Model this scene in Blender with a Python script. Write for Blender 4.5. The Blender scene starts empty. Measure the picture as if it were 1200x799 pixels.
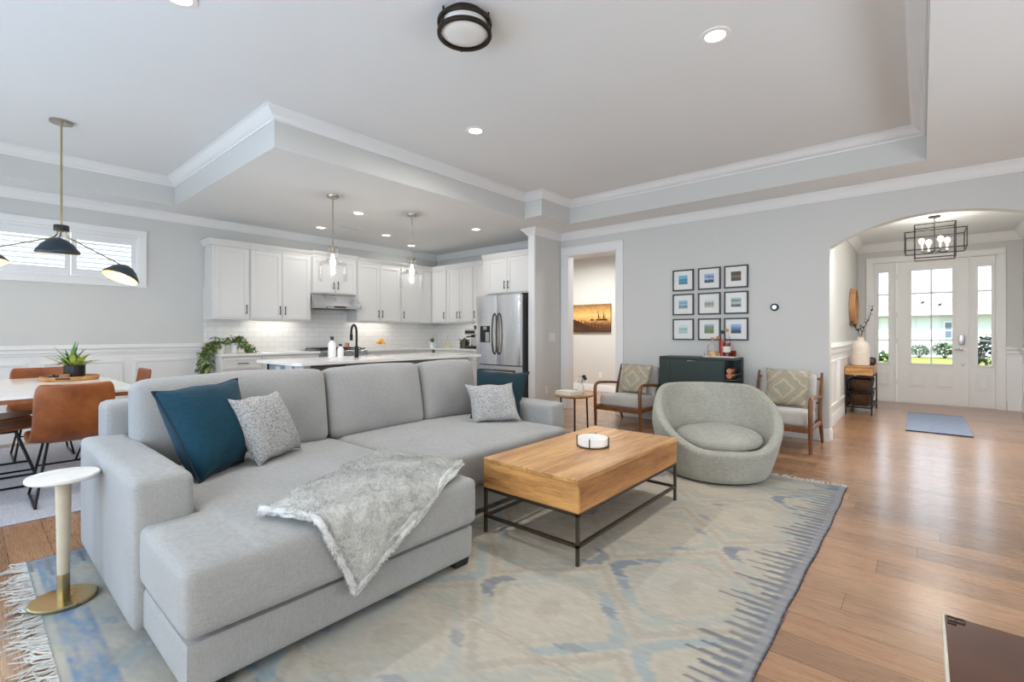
import bpy, bmesh, math, random
from math import sin, cos, pi, radians, sqrt, atan2, exp
from mathutils import Vector, Matrix
import numpy as np
random.seed(7)
sc = bpy.context.scene
C = sc.collection

# ---------------------------------------------------------------- camera, world, sun, daylight, exposure
cam_d = bpy.data.cameras.new('camera'); cam = bpy.data.objects.new('camera', cam_d); C.objects.link(cam)
cam.location = (0, 0, 1.19); cam.rotation_euler = (radians(90), 0, radians(40.75))
cam_d.sensor_width = 36; cam_d.lens = 36*557/1200; cam_d.shift_y = -9.5/1200; cam_d.clip_start = .05
sc.camera = cam
sc.view_settings.view_transform = 'Standard'; sc.view_settings.look = 'None'
sc.view_settings.exposure = 0.0; sc.view_settings.gamma = 1; sc.view_settings.use_curve_mapping = False
sc.cycles.max_bounces = 10; sc.cycles.diffuse_bounces = 6; sc.cycles.glossy_bounces = 4
sc.cycles.caustics_reflective = False; sc.cycles.caustics_refractive = False
sc.cycles.use_denoising = True; sc.cycles.sample_clamp_indirect = 6

W = bpy.data.worlds.new('world'); sc.world = W; W.use_nodes = True
bg = W.node_tree.nodes['Background']; bg.inputs[0].default_value = (.80, .90, 1, 1); bg.inputs[1].default_value = 3.2

def light(name, kind, loc, rot=(0, 0, 0), energy=100, color=(1, 1, 1), size=1, size_y=None, parent=None, spread=None, radius=None):
    d = bpy.data.lights.new(name, kind); d.energy = energy; d.color = color
    if kind == 'AREA':
        d.size = size
        if size_y: d.shape = 'RECTANGLE'; d.size_y = size_y
        if spread: d.spread = spread
    elif kind == 'SUN': d.angle = size
    else:
        d.shadow_soft_size = radius or .05
        if kind == 'SPOT': d.spot_size = radians(spread or 120); d.spot_blend = .8
    o = bpy.data.objects.new(name, d); C.objects.link(o); o.location = loc; o.rotation_euler = rot
    if parent: o.parent = parent
    return o
sun = light('sun', 'SUN', (5, -5, 12), energy=8, color=(1, .96, .9), size=.01)
sun.rotation_euler = Vector((-.06, .75, -.80)).to_track_quat('-Z', 'Y').to_euler()
# daylight entering through the three tall rear windows, behind the photographer
SKY, BLUE, DAY = (.74, .88, 1), (.28, .58, 1), (.93, .97, 1)
for x, e, c in ((-5.7, 12, SKY), (-3.05, 46, BLUE), (-.5, 72, DAY)):
    light('rear_window_daylight', 'AREA', (x, -1.72, 1.35), (radians(90), 0, 0), e, c, 2.1, 2.2)
# fill lamp added to lift right-facing surfaces, set behind a made-up window
light('right_fill_lamp', 'AREA', (2.0, 3.0, 1.0), (radians(90), 0, radians(90)), 24, DAY, 2.6, 1.3)
CAN = dict(color=(1, .975, .94))

# ---------------------------------------------------------------- materials
def srgb(r, g, b):
    f = lambda c: c/12.92 if c <= .04045 else ((c+.055)/1.055)**2.4
    return (f(r/255), f(g/255), f(b/255), 1)
class NT:
    def __init__(s, name):
        s.m = bpy.data.materials.new(name); s.m.use_nodes = True; s.t = s.m.node_tree
        s.b = s.t.nodes['Principled BSDF']; s.out = s.t.nodes['Material Output']
    def n(s, typ, **kw):
        x = s.t.nodes.new(typ)
        for k, v in kw.items():
            if k.startswith('i_'):
                key = k[2:]; key = int(key) if key.isdigit() else key.replace('_', ' ')
                x.inputs[key].default_value = v
            else: setattr(x, k, v)
        return x
    def l(s, a, b): s.t.links.new(a, b)
    def coord(s, kind='Object', scale=(1, 1, 1), rot=(0, 0, 0)):
        c = s.n('ShaderNodeTexCoord'); mp = s.n('ShaderNodeMapping')
        mp.inputs['Scale'].default_value = scale; mp.inputs['Rotation'].default_value = rot
        s.l(c.outputs[kind], mp.inputs[0]); return mp.outputs[0]
    def noise(s, vec, scale=5, detail=3, rough=.5, dist=0):
        x = s.n('ShaderNodeTexNoise'); x.inputs['Scale'].default_value = scale; x.inputs['Detail'].default_value = detail
        x.inputs['Roughness'].default_value = rough; x.inputs['Distortion'].default_value = dist
        s.l(vec, x.inputs['Vector']); return x.outputs['Fac']
    def ramp(s, fac, stops, interp='LINEAR'):
        r = s.n('ShaderNodeValToRGB'); e = r.color_ramp.elements; r.color_ramp.interpolation = interp
        while len(e) < len(stops): e.new(.5)
        for i, (p, c) in enumerate(stops): e[i].position = p; e[i].color = c
        s.l(fac, r.inputs[0]); return r.outputs[0]
    def mix(s, fac, a, b, mode='MIX'):
        x = s.n('ShaderNodeMix', data_type='RGBA', blend_type=mode)
        for v, i in ((fac, 0), (a, 6), (b, 7)):
            if hasattr(v, 'links'): s.l(v, x.inputs[i])
            else: x.inputs[i].default_value = v
        return x.outputs[2]
    def math(s, op, a, b=0):
        x = s.n('ShaderNodeMath', operation=op)
        for v, i in ((a, 0), (b, 1)):
            if hasattr(v, 'links'): s.l(v, x.inputs[i])
            else: x.inputs[i].default_value = v
        return x.outputs[0]
    def bump(s, h, strength=.2, dist=.01):
        x = s.n('ShaderNodeBump'); x.inputs['Strength'].default_value = strength; x.inputs['Distance'].default_value = dist
        s.l(h, x.inputs['Height']); s.l(x.outputs[0], s.b.inputs['Normal'])
    def set(s, **kw):
        for k, v in kw.items(): s.b.inputs[k.replace('_', ' ')].default_value = v
        return s
    def col(s, v):
        if hasattr(v, 'links'): s.l(v, s.b.inputs['Base Color'])
        else: s.b.inputs['Base Color'].default_value = v

def plain(name, c, rough=.5, metal=0, var=.06, scale=8, bump=0, bscale=200, coat=0, spec=.5):
    k = NT(name); c = srgb(*c); v = k.coord()
    f = k.noise(v, scale, 3)
    d = tuple(x*(1-var) for x in c[:3])+(1,); e = tuple(min(1, x*(1+var)) for x in c[:3])+(1,)
    k.col(k.ramp(f, [(.3, d), (.7, e)])); k.set(Roughness=rough, Metallic=metal, Coat_Weight=coat, Specular_IOR_Level=spec)
    if bump: k.bump(k.noise(v, bscale, 2), bump, .002)
    return k.m
def metal(name, c, rough=.25, aniso=None):
    k = NT(name); v = k.coord(scale=aniso or (1, 1, 1))
    f = k.noise(v, 6, 3); c = srgb(*c)
    k.col(c); k.set(Metallic=1)
    k.l(k.ramp(f, [(.3, (rough*.8,)*3+(1,)), (.7, (rough*1.2,)*3+(1,))]), k.b.inputs['Roughness'])
    return k.m
def fabric(name, c, c2=None, bump=.35, scale=260, rough=.95, sheen=.2, streak=True):
    k = NT(name); c = srgb(*c); c2 = srgb(*c2) if c2 else tuple(x*.86 for x in c[:3])+(1,)
    v = k.coord(); a = k.noise(k.coord(scale=(3, 3, .35)), scale*.5, 2); b = k.noise(k.coord(scale=(.35, .35, 3)), scale*.5, 2)
    w = k.math('ADD', k.math('MULTIPLY', a, .5), k.math('MULTIPLY', b, .5))
    big = k.noise(v, 4, 3)
    w2 = k.math('ADD', k.math('MULTIPLY', w, .75), k.math('MULTIPLY', big, .25))
    k.col(k.ramp(w2, [(.36, c2), (.62, c)])); k.set(Roughness=rough, Sheen_Weight=sheen, Specular_IOR_Level=.2)
    k.bump(w, bump, .004); return k.m
def wood(name, c1, c2, axis='x', scale=1, rough=.4, coat=0, contrast=(.35, .7), plank=None):
    k = NT(name); st = {'x': (1, 9, 9), 'y': (9, 1, 9), 'z': (9, 9, 1)}[axis]
    v = k.coord(scale=tuple(s*scale for s in st))
    f = k.noise(v, 2.2, 6, .62, .8); g = k.noise(v, 22, 3, .6)
    h = k.math('ADD', k.math('MULTIPLY', f, .75), k.math('MULTIPLY', g, .25))
    k.col(k.ramp(h, [(contrast[0], srgb(*c2)), (contrast[1], srgb(*c1))])); k.set(Roughness=rough, Coat_Weight=coat, Coat_Roughness=.2)
    k.bump(g, .08, .002); return k.m
def glass(name, tint=(1, 1, 1), gloss=.12, rough=.02, refl=.38):
    k = NT(name); tr = k.n('ShaderNodeBsdfTransparent'); tr.inputs[0].default_value = tuple(tint)+(1,)
    gl = k.n('ShaderNodeBsdfGlossy'); gl.inputs['Roughness'].default_value = rough
    fr = k.n('ShaderNodeLayerWeight'); fr.inputs[0].default_value = .25
    nz = k.noise(k.coord(), 3, 2)
    mx = k.n('ShaderNodeMixShader'); fac = k.math('ADD', k.math('MULTIPLY', fr.outputs['Fresnel'], refl), k.math('MULTIPLY', nz, gloss*.02))
    k.l(fac, mx.inputs[0]); k.l(tr.outputs[0], mx.inputs[1]); k.l(gl.outputs[0], mx.inputs[2]); k.l(mx.outputs[0], k.out.inputs[0])
    return k.m
def emit(name, c, s):
    k = NT(name); e = k.n('ShaderNodeEmission'); e.inputs[1].default_value = s
    lw = k.n('ShaderNodeTexNoise'); lw.inputs['Scale'].default_value = 3
    k.l(k.ramp(lw.outputs['Fac'], [(.2, tuple(x*.95 for x in c)+(1,)), (.8, tuple(c)+(1,))]), e.inputs[0]); k.l(e.outputs[0], k.out.inputs[0]); return k.m

M = {}
M['wall'] = plain('wall_paint', (205, 205, 202), .85, var=.012, scale=1.5, bump=.03, bscale=120)
M['ceil'] = plain('ceiling_paint', (226, 228, 228), .9, var=.01, scale=1.5)
M['trim'] = plain('trim_paint', (232, 232, 231), .45, var=.01, scale=2)
M['cab'] = plain('cabinet_paint', (220, 219, 216), .45, var=.01, scale=2)
M['quartz'] = plain('white_quartz', (236, 235, 232), .18, var=.008, scale=5, coat=.3)
M['island'] = plain('island_grey_paint', (150, 155, 164), .5, var=.03)
M['black'] = plain('black_metal', (34, 33, 32), .45, metal=.6, var=.15)
M['blackp'] = plain('black_plastic', (22, 22, 23), .4, var=.15)
M['bronze'] = plain('dark_bronze', (54, 46, 40), .4, metal=.7, var=.15)
M['gunmetal'] = plain('gunmetal', (88, 80, 70), .4, metal=.85, var=.15)
M['steel'] = metal('brushed_steel', (190, 190, 192), .3)
M['steelv'] = metal('brushed_steel_upright', (226, 227, 229), .24, (40, 40, .6))
M['nickel'] = metal('nickel', (176, 168, 156), .3)
M['brass'] = metal('aged_brass', (176, 160, 120), .3)
M['sofa'] = fabric('sofa_linen', (161, 160, 157), (141, 140, 138), .3)
M['chairfab'] = fabric('boucle_beige', (174, 172, 161), (138, 136, 126), .9, 150)
M['seatfab'] = fabric('grey_linen', (196, 193, 188), (170, 167, 162), .3)
M['teal'] = fabric('teal_velvet', (9, 60, 77), (6, 43, 57), .12, 120, .75, .08)
M['tealdark'] = fabric('dark_teal_velvet', (18, 50, 58), (11, 35, 43), .12, 120, .75, .08)
M['darkcord'] = plain('dark_piping', (14, 34, 46), .8)
M['darkgreen'] = plain('dark_green_lacquer', (36, 49, 43), .4, var=.06)
M['leather'] = NT('cognac_leather').m
def _leather():
    k = NT('tan_leather'); v = k.coord()
    f = k.noise(v, 5, 4, .6); g = k.noise(v, 60, 3)
    k.col(k.ramp(f, [(.3, srgb(102, 52, 22)), (.55, srgb(144, 80, 38)), (.75, srgb(166, 100, 54))])); k.set(Roughness=.42)
    k.bump(g, .12, .003); return k.m
M['leather'] = _leather()
M['mango'] = wood('mango_wood', (212, 164, 104), (150, 98, 50), 'y', .5, .38, .15, (.34, .60))
M['mangoside'] = wood('mango_wood_side', (186, 130, 74), (124, 74, 36), 'y', .6, .42, .1, (.34, .62))
M['mangox'] = wood('mango_wood_end', (210, 156, 92), (132, 84, 44), 'x', .5, .42, .1, (.36, .60))
M['walnut'] = wood('walnut_frame', (146, 92, 52), (88, 50, 26), 'z', 1.2, .4, .2)
M['oak'] = wood('oak_wood', (196, 150, 100), (150, 104, 62), 'x', 1, .4)
M['darkwood'] = wood('dark_brown_wood', (100, 58, 34), (64, 35, 21), 'x', .3, .14, .5)
M['basket'] = plain('dark_wicker', (84, 58, 40), .8, var=.4, scale=60, bump=.8, bscale=90)
M['white'] = plain('white_ceramic', (236, 234, 230), .35, var=.01)
M['vase'] = plain('cream_stoneware', (222, 212, 200), .8, var=.05, scale=20)
M['plate'] = plain('white_plastic', (226, 226, 225), .4, var=.01)
M['leafg'] = plain('leaf_green', (74, 118, 52), .5, var=.35, scale=14)
M['leafl'] = plain('leaf_lime', (178, 190, 90), .5, var=.3, scale=14)
M['leafv'] = plain('leaf_variegated', (128, 146, 90), .5, var=.6, scale=26)
M['leafd'] = plain('leaf_dark', (54, 64, 56), .6, var=.3, scale=14)
M['bush'] = plain('bush_green', (70, 96, 44), .8, var=.5, scale=9)
M['stem'] = plain('stem_brown', (92, 78, 50), .7)
M['glass'] = glass('clear_glass')
M['glaze'] = glass('picture_glazing', (1, 1, 1), .1, .12, .15)
M['pane'] = glass('window_pane', (.96, .98, 1), .1)
M['bulb'] = emit('lit_bulb', (1, .88, .68), 14)
M['fil'] = emit('lit_filament', (1, .84, .6), 9)
M['lens'] = emit('lit_lens', (1, .96, .9), 6)
M['frost'] = plain('frosted_shade', (226, 225, 220), .4, var=.02)
M['shadein'] = emit('lit_shade_lining', (1, .88, .66), 1.6)
M['shade'] = plain('charcoal_shade', (44, 56, 66), .38, metal=.2, var=.1)
M['mirror'] = metal('mirror_glass', (225, 228, 230), .03)
M['grass'] = plain('lawn_grass', (128, 138, 54), .95, var=.25, scale=30)
M['siding'] = plain('house_siding', (206, 210, 218), .8, var=.03)
M['roofing'] = plain('roof_shingle', (150, 150, 156), .9, var=.15, scale=30)
M['concrete'] = plain('concrete', (196, 194, 190), .9, var=.06)
M['copper'] = metal('copper', (196, 120, 82), .3)
M['orange'] = plain('orange_peel', (240, 172, 52), .45, var=.12, bump=.2, bscale=90)
M['paper'] = plain('paper', (236, 233, 224), .8, var=.02)
M['mat'] = plain('mat_board', (232, 231, 228), .85, var=.01)
M['marble'] = None
def _marble():
    k = NT('white_marble'); v = k.coord(); d = k.noise(v, 7, 5, .6, 1.6)
    k.col(k.ramp(d, [(.36, srgb(212, 210, 206)), (.46, srgb(224, 222, 217)), (.8, srgb(230, 228, 224))])); k.set(Roughness=.25); return k.m
M['marble'] = _marble()

def _floor():
    k = NT('hickory_planks'); v0 = k.coord(); sp = k.n('ShaderNodeSeparateXYZ'); k.l(v0, sp.inputs[0])
    wn = k.n('ShaderNodeTexWhiteNoise', noise_dimensions='1D'); k.l(k.math('FLOOR', k.math('DIVIDE', sp.outputs[1], .165)), wn.inputs['W'])
    cb = k.n('ShaderNodeCombineXYZ'); k.l(k.math('ADD', sp.outputs[0], k.math('MULTIPLY', wn.outputs['Value'], 7.3)), cb.inputs[0]); k.l(sp.outputs[1], cb.inputs[1]); v = cb.outputs[0]
    br = k.n('ShaderNodeTexBrick', offset=0, offset_frequency=2, squash=1)
    br.inputs['Scale'].default_value = 1; br.inputs['Mortar Size'].default_value = .0016; br.inputs['Mortar Smooth'].default_value = .3
    br.inputs['Brick Width'].default_value = 1.35; br.inputs['Row Height'].default_value = .165; br.inputs['Bias'].default_value = 0
    br.inputs['Color1'].default_value = (0, 0, 0, 1); br.inputs['Color2'].default_value = (1, 1, 1, 1); br.inputs['Mortar'].default_value = (.5, .5, .5, 1)
    k.l(v, br.inputs['Vector'])
    gv = k.coord(scale=(1.1, 9, 1)); g1 = k.noise(gv, 2.2, 5, .55, .8); g2 = k.noise(k.coord(scale=(2, 40, 1)), 5, 3)
    grain = k.math('ADD', k.math('MULTIPLY', g1, .92), k.math('MULTIPLY', g2, .08))
    base = k.ramp(grain, [(.3, srgb(146, 101, 67)), (.52, srgb(167, 124, 88)), (.75, srgb(181, 141, 105))])
    tone = k.ramp(br.outputs['Color'], [(0, srgb(188, 182, 180)), (.5, srgb(222, 219, 216)), (1, srgb(248, 246, 244))])
    c = k.mix(.9, base, tone, 'MULTIPLY')
    c = k.mix(.05, c, srgb(240, 215, 190), 'ADD')
    c = k.mix(br.outputs['Fac'], c, srgb(74, 46, 30))
    k.col(c); k.set(Roughness=.3, Specular_IOR_Level=.5, Coat_Weight=.45, Coat_Roughness=.17)
    rr = k.ramp(g2, [(.3, (.22, .22, .22, 1)), (.7, (.36, .36, .36, 1))]); k.l(rr, k.b.inputs['Roughness'])
    h = k.math('SUBTRACT', k.math('MULTIPLY', g1, .25), br.outputs['Fac']); k.bump(h, .05, .004)
    return k.m
M['floor'] = _floor()
def _tile():
    k = NT('white_subway_tile'); c = k.n('ShaderNodeTexCoord'); sp = k.n('ShaderNodeSeparateXYZ'); cb = k.n('ShaderNodeCombineXYZ')
    k.l(c.outputs['Object'], sp.inputs[0]); k.l(k.math('ADD', sp.outputs[0], sp.outputs[1]), cb.inputs[0]); k.l(sp.outputs[2], cb.inputs[1])
    br = k.n('ShaderNodeTexBrick', offset=.5); br.inputs['Scale'].default_value = 1; br.inputs['Mortar Size'].default_value = .0028
    br.inputs['Brick Width'].default_value = .2; br.inputs['Row Height'].default_value = .075
    br.inputs['Color1'].default_value = srgb(236, 235, 232); br.inputs['Color2'].default_value = srgb(230, 229, 226); br.inputs['Mortar'].default_value = srgb(212, 210, 206)
    k.l(cb.outputs[0], br.inputs['Vector']); k.col(br.outputs['Color']); k.set(Roughness=.2)
    k.bump(k.math('SUBTRACT', 1, br.outputs['Fac']), .5, .003); return k.m
M['tile'] = _tile()
# ---------------------------------------------------------------- shape helpers
def BM(): return bmesh.new()
def box(bm, x0, x1, y0, y1, z0, z1, bev=0, seg=1):
    x0, x1 = sorted((x0, x1)); y0, y1 = sorted((y0, y1)); z0, z1 = sorted((z0, z1))
    v = [bm.verts.new(p) for p in ((x0, y0, z0), (x1, y0, z0), (x1, y1, z0), (x0, y1, z0), (x0, y0, z1), (x1, y0, z1), (x1, y1, z1), (x0, y1, z1))]
    fs = [bm.faces.new([v[i] for i in f]) for f in ((3, 2, 1, 0), (4, 5, 6, 7), (0, 1, 5, 4), (1, 2, 6, 5), (2, 3, 7, 6), (3, 0, 4, 7))]
    if bev:
        es = list({e for f in fs for e in f.edges})
        bmesh.ops.bevel(bm, geom=es, offset=bev, segments=seg, affect='EDGES', profile=.5, clamp_overlap=True)
    return bm
def prism(bm, poly, axis, a, b):
    """extrude a 2-D outline along an axis; outline is (y,z) for x, (x,z) for y, (x,y) for z"""
    def P(p, t): return {'x': (t, p[0], p[1]), 'y': (p[0], t, p[1]), 'z': (p[0], p[1], t)}[axis]
    A = [bm.verts.new(P(p, a)) for p in poly]; B = [bm.verts.new(P(p, b)) for p in poly]
    n = len(poly); fs = [bm.faces.new(A), bm.faces.new(B)]
    for i in range(n): fs.append(bm.faces.new((A[i], A[(i+1) % n], B[(i+1) % n], B[i])))
    bmesh.ops.recalc_face_normals(bm, faces=fs); return bm
def tube(bm, pts, r, seg=8, closed=False, caps=True):
    pts = [Vector(p) for p in pts]; n = len(pts); rs = r if isinstance(r, (list, tuple)) else [r]*n
    rings = []; up = None
    for i, p in enumerate(pts):
        if closed: t = pts[(i+1) % n]-pts[i-1]
        else: t = pts[min(i+1, n-1)]-pts[max(i-1, 0)]
        t.normalize()
        if up is None:
            up = Vector((0, 0, 1)) if abs(t.z) < .9 else Vector((1, 0, 0))
        s = t.cross(up)
        if s.length < 1e-5: s = t.cross(Vector((0, 1, 0)))
        s.normalize(); u = s.cross(t).normalized(); up = u
        rings.append([bm.verts.new(p+(s*cos(2*pi*k/seg+pi/seg)+u*sin(2*pi*k/seg+pi/seg))*rs[i]) for k in range(seg)])
    m = n if closed else n-1
    for i in range(m):
        a, b = rings[i], rings[(i+1) % n]
        for k in range(seg): bm.faces.new((a[k], b[k], b[(k+1) % seg], a[(k+1) % seg]))
    if caps and not closed: bm.faces.new(rings[0]); bm.faces.new(rings[-1][::-1])
    return bm
def lathe(bm, prof, c=(0, 0, 0), seg=32, M4=None):
    """profile of (r,z) from bottom to top around the vertical through c"""
    rings = []
    for r, z in prof:
        if r < 1e-5: rings.append([bm.verts.new((c[0], c[1], c[2]+z))])
        else: rings.append([bm.verts.new((c[0]+r*cos(2*pi*k/seg), c[1]+r*sin(2*pi*k/seg), c[2]+z)) for k in range(seg)])
    vs = [v for q in rings for v in q]
    for a, b in zip(rings, rings[1:]):
        for k in range(seg):
            k2 = (k+1) % seg
            if len(a) == 1 and len(b) == 1: continue
            if len(a) == 1: bm.faces.new((a[0], b[k2], b[k]))
            elif len(b) == 1: bm.faces.new((a[k], a[k2], b[0]))
            else: bm.faces.new((a[k], a[k2], b[k2], b[k]))
    if M4 is not None: bmesh.ops.transform(bm, matrix=M4, verts=vs)
    return bm
def softbox(bm, x0, x1, y0, y1, z0, z1, r=.04, puff=(0, 0, 0), n=11, M4=None, wob=0):
    t = bmesh.new(); bmesh.ops.create_cube(t, size=2); bmesh.ops.subdivide_edges(t, edges=t.edges[:], cuts=n, use_grid_fill=True)
    h = Vector(((x1-x0)/2, (y1-y0)/2, (z1-z0)/2)); c = Vector(((x0+x1)/2, (y0+y1)/2, (z0+z1)/2)); r = min(r, *h)
    mp = {}
    for v in t.verts:
        s = Vector([sin(q*pi/2) for q in v.co]); p = Vector([s[i]*h[i] for i in range(3)])
        inn = Vector([max(-(h[i]-r), min(h[i]-r, p[i])) for i in range(3)]); d = p-inn
        if d.length > 1e-6: p = inn+d.normalized()*r
        u = [p[i]/h[i] for i in range(3)]
        for i in range(3):
            a, b = [j for j in range(3) if j != i]
            p[i] += puff[i]*u[i]*(1-u[a]**2)*(1-u[b]**2)
        if wob: p += Vector((sin(7*p.y+3*p.z), sin(6*p.z+5*p.x), sin(5*p.x+6*p.y+1)))*wob
        p = p+c
        if M4 is not None: p = M4 @ p
        mp[v] = bm.verts.new(p)
    for f in t.faces: bm.faces.new([mp[v] for v in f.verts])
    t.free(); return bm
def sweep(bm, path, prof, closed=False):
    """mitred moulding: path of (x,y); profile of (out,z) with out measured to the left of travel"""
    P = [Vector(p) for p in path]; n = len(P); rings = []
    for i in range(n):
        d1 = (P[i]-P[i-1]).normalized() if (closed or i > 0) else None
        d2 = (P[(i+1) % n]-P[i]).normalized() if (closed or i < n-1) else None
        d1 = d1 or d2; d2 = d2 or d1
        n1 = Vector((-d1.y, d1.x)); n2 = Vector((-d2.y, d2.x)); m = (n1+n2)/(1+n1.dot(n2))
        rings.append([bm.verts.new((P[i].x+m.x*o, P[i].y+m.y*o, z)) for o, z in prof])
    k = len(prof); fs = []
    for i in range(n if closed else n-1):
        a, b = rings[i], rings[(i+1) % n]
        for j in range(k): fs.append(bm.faces.new((a[j], a[(j+1) % k], b[(j+1) % k], b[j])))
    if not closed: fs.append(bm.faces.new(rings[0])); fs.append(bm.faces.new(rings[-1]))
    bmesh.ops.recalc_face_normals(bm, faces=fs); return bm
def leaf(bm, base, d, ln, w, droop, seg=5, roll=0):
    d = Vector(d).normalized(); side = d.cross(Vector((0, 0, 1)))
    side = side.normalized() if side.length > 1e-4 else Vector((1, 0, 0)); base = Vector(base); L = []; R = []; Cc = []
    for i in range(seg+1):
        t = i/seg; p = base+d*ln*t+Vector((0, 0, -droop*ln*t*t)); ww = w*sin(pi*min(1, .06+.94*t)**.75)*.5
        if i == seg: ww = .0004
        up = Vector((0, 0, ww*.35)); L.append(bm.verts.new(p-side*ww+up)); Cc.append(bm.verts.new(p)); R.append(bm.verts.new(p+side*ww+up))
    for i in range(seg):
        bm.faces.new((L[i], L[i+1], Cc[i+1], Cc[i])); bm.faces.new((Cc[i], Cc[i+1], R[i+1], R[i]))
def xf(bm, M4): bmesh.ops.transform(bm, matrix=M4, verts=bm.verts[:]); return bm

def mesh_of(name, bm, m, smooth=True, ang=35):
    me = bpy.data.meshes.new(name); bm.to_mesh(me); bm.free()
    for q in (m if isinstance(m, (list, tuple)) else [m]): me.materials.append(M[q] if isinstance(q, str) else q)
    if smooth:
        me.polygons.foreach_set('use_smooth', [True]*len(me.polygons)); me.set_sharp_from_angle(angle=radians(ang))
    return me
def obj(name, bm, m, parent=None, world=False, ang=35, label=None, kind=None):
    """one mesh object. world=True: the shape was laid out in room coordinates and is moved under its parent's base"""
    if world and parent is not None:
        q = parent; off = Vector((0, 0, 0))
        while q is not None: off += q.location; q = q.parent
        bmesh.ops.translate(bm, verts=bm.verts[:], vec=-off)
    o = bpy.data.objects.new(name, mesh_of(name, bm, m, ang=ang)); C.objects.link(o)
    if parent is not None: o.parent = parent
    if label: o['label'] = label
    if kind: o['kind'] = kind
    return o
def thing(name, label, cat, loc=(0, 0, 0), rz=0, group=None):
    o = bpy.data.objects.new(name, None); C.objects.link(o); o.empty_display_size = .05
    o.location = loc; o.rotation_euler = (0, 0, rz); o['label'] = label; o['category'] = cat
    if group: o['group'] = group
    return o
def solo(name, bm, m, label, cat, loc=(0, 0, 0), rz=0, group=None, world=False, kind=None, ang=35):
    if world: bmesh.ops.translate(bm, verts=bm.verts[:], vec=-Vector(loc))
    o = bpy.data.objects.new(name, mesh_of(name, bm, m, ang=ang)); C.objects.link(o); o.location = loc; o.rotation_euler = (0, 0, rz)
    o['label'] = label; o['category'] = cat
    if group: o['group'] = group
    if kind: o['kind'] = kind
    return o
def struct(name, bm, m, parent=None, world=False, ang=35):
    o = obj(name, bm, m, parent, world, ang)
    if parent is None: o['kind'] = 'structure'
    return o
def sroot(name, loc=(0, 0, 0)):
    o = bpy.data.objects.new(name, None); C.objects.link(o); o.location = loc; o['kind'] = 'structure'; return o
def dup(root, loc, rz, label=None):
    r = root.copy(); C.objects.link(r); r.location = loc; r.rotation_euler = (0, 0, rz)
    if label: r['label'] = label
    for ch in list(root.children):
        c = ch.copy(); C.objects.link(c); c.parent = r
        for g in list(ch.children):
            d = g.copy(); C.objects.link(d); d.parent = c
    return r

# ---------------------------------------------------------------- the setting
CE, TR = 2.74, 3.05           # soffit and raised tray heights
XL, YB, YR, XR = -7.42, 6.22, -1.6, 1.9
b = BM(); box(b, XL-.2, XR+.2, YR-.2, 10.7, -.12, 0); struct('floor', b, 'floor')
b = BM()
for r in ((XL, -4.085, 1.71, 6.3), (XL, -6.895, YR, 1.71), (-3.79, XR, 5.65, 6.22), (-4.085, -3.79, 5.0, 6.3), (.03, XR, YR, 5.65), (-6.895, .03, YR, -1.0)):
    box(b, r[0], r[1], r[2], r[3], CE, CE+.012)
struct('ceiling', b, 'ceil')
b = BM(); box(b, XL-.2, XR+.2, YR-.2, 6.5, TR, TR+.1); struct('ceiling_tray', b, 'ceil')
TRAY = [(.03, -1.0), (.03, 5.65), (-3.79, 5.65), (-3.79, 5.0), (-4.085, 5.0), (-4.085, 1.71), (-6.895, 1.71), (-6.895, -1.0)]   # counter-clockwise: the room is on the left
b = BM(); sweep(b, TRAY, [(.002, CE+.0), (.002, TR+.005), (-.010, TR+.005), (-.010, CE+.014), (-.0, CE+.013)], True); struct('wall_tray_drop', b, 'wall')
def crown(z, h, w): # moulding profile hanging from ceiling height z
    return [(-.002, z-h), (.012, z-h), (.018, z-h*.86), (.026, z-h*.82), (w*.45, z-h*.52), (w*.72, z-h*.30), (w*.80, z-h*.22), (w*.80, z-h*.16), (w*.93, z-h*.08), (w, z-h*.05), (w, z+.004), (-.002, z+.004)]
b = BM(); sweep(b, TRAY, crown(TR, .088, .105), True); struct('trim_1', b, 'trim')

# walls
def wall_y(bm, y0, y1, x0, x1, z0, z1, holes):  # wall of constant y with rectangular holes (x0,x1,z0,z1), left to right
    x = x0
    for hx0, hx1, hz0, hz1 in holes:
        if hx0 > x: box(bm, x, hx0, y0, y1, z0, z1)
        if hz0 > z0: box(bm, hx0, hx1, y0, y1, z0, hz0)
        if hz1 < z1: box(bm, hx0, hx1, y0, y1, hz1, z1)
        x = hx1
    if x < x1: box(bm, x, x1, y0, y1, z0, z1)
b = BM()
wall_y(b, YB, YB+.14, -4.44, -.765, 0, CE, [(-4.215, -3.355, 0, 2.41)])
AX0, AX1, SPR, RISE = -.765, 1.03, 2.125, .255
ac = (AX0+AX1)/2; ah = (AX1-AX0)/2; RR = (ah*ah+RISE*RISE)/(2*RISE); zc = SPR+RISE-RR; a0 = math.asin(ah/RR)
arch = [(ac+RR*sin(-a0+2*a0*i/28), zc+RR*cos(-a0+2*a0*i/28)) for i in range(29)]
prism(b, arch+[(AX1, CE), (AX0, CE)], 'y', YB, YB+.14)
box(b, AX1, XR, YB, YB+.14, 0, CE)
struct('wall_back', b, 'wall')
b = BM(); box(b, XL, -4.44, 6.3, 6.42, 0, CE); struct('wall_kitchen', b, 'wall')
b = BM(); box(b, -4.45, -4.34, 5.58, 6.3, 0, CE); struct('wall_wing', b, 'wall')
b = BM(); box(b, -4.462, -4.345, 5.55, 5.579, 0, CE, .002); struct('trim_2', b, 'trim')
WY0, WY1, WZ0, WZ1 = -.40, 1.46, 1.83, 2.39
b = BM()
box(b, XL-.14, XL, YR, WY0, 0, CE); box(b, XL-.14, XL, WY1, 6.42, 0, CE); box(b, XL-.14, XL, WY0, WY1, 0, WZ0); box(b, XL-.14, XL, WY0, WY1, WZ1, CE)
struct('wall_left', b, 'wall')
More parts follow.
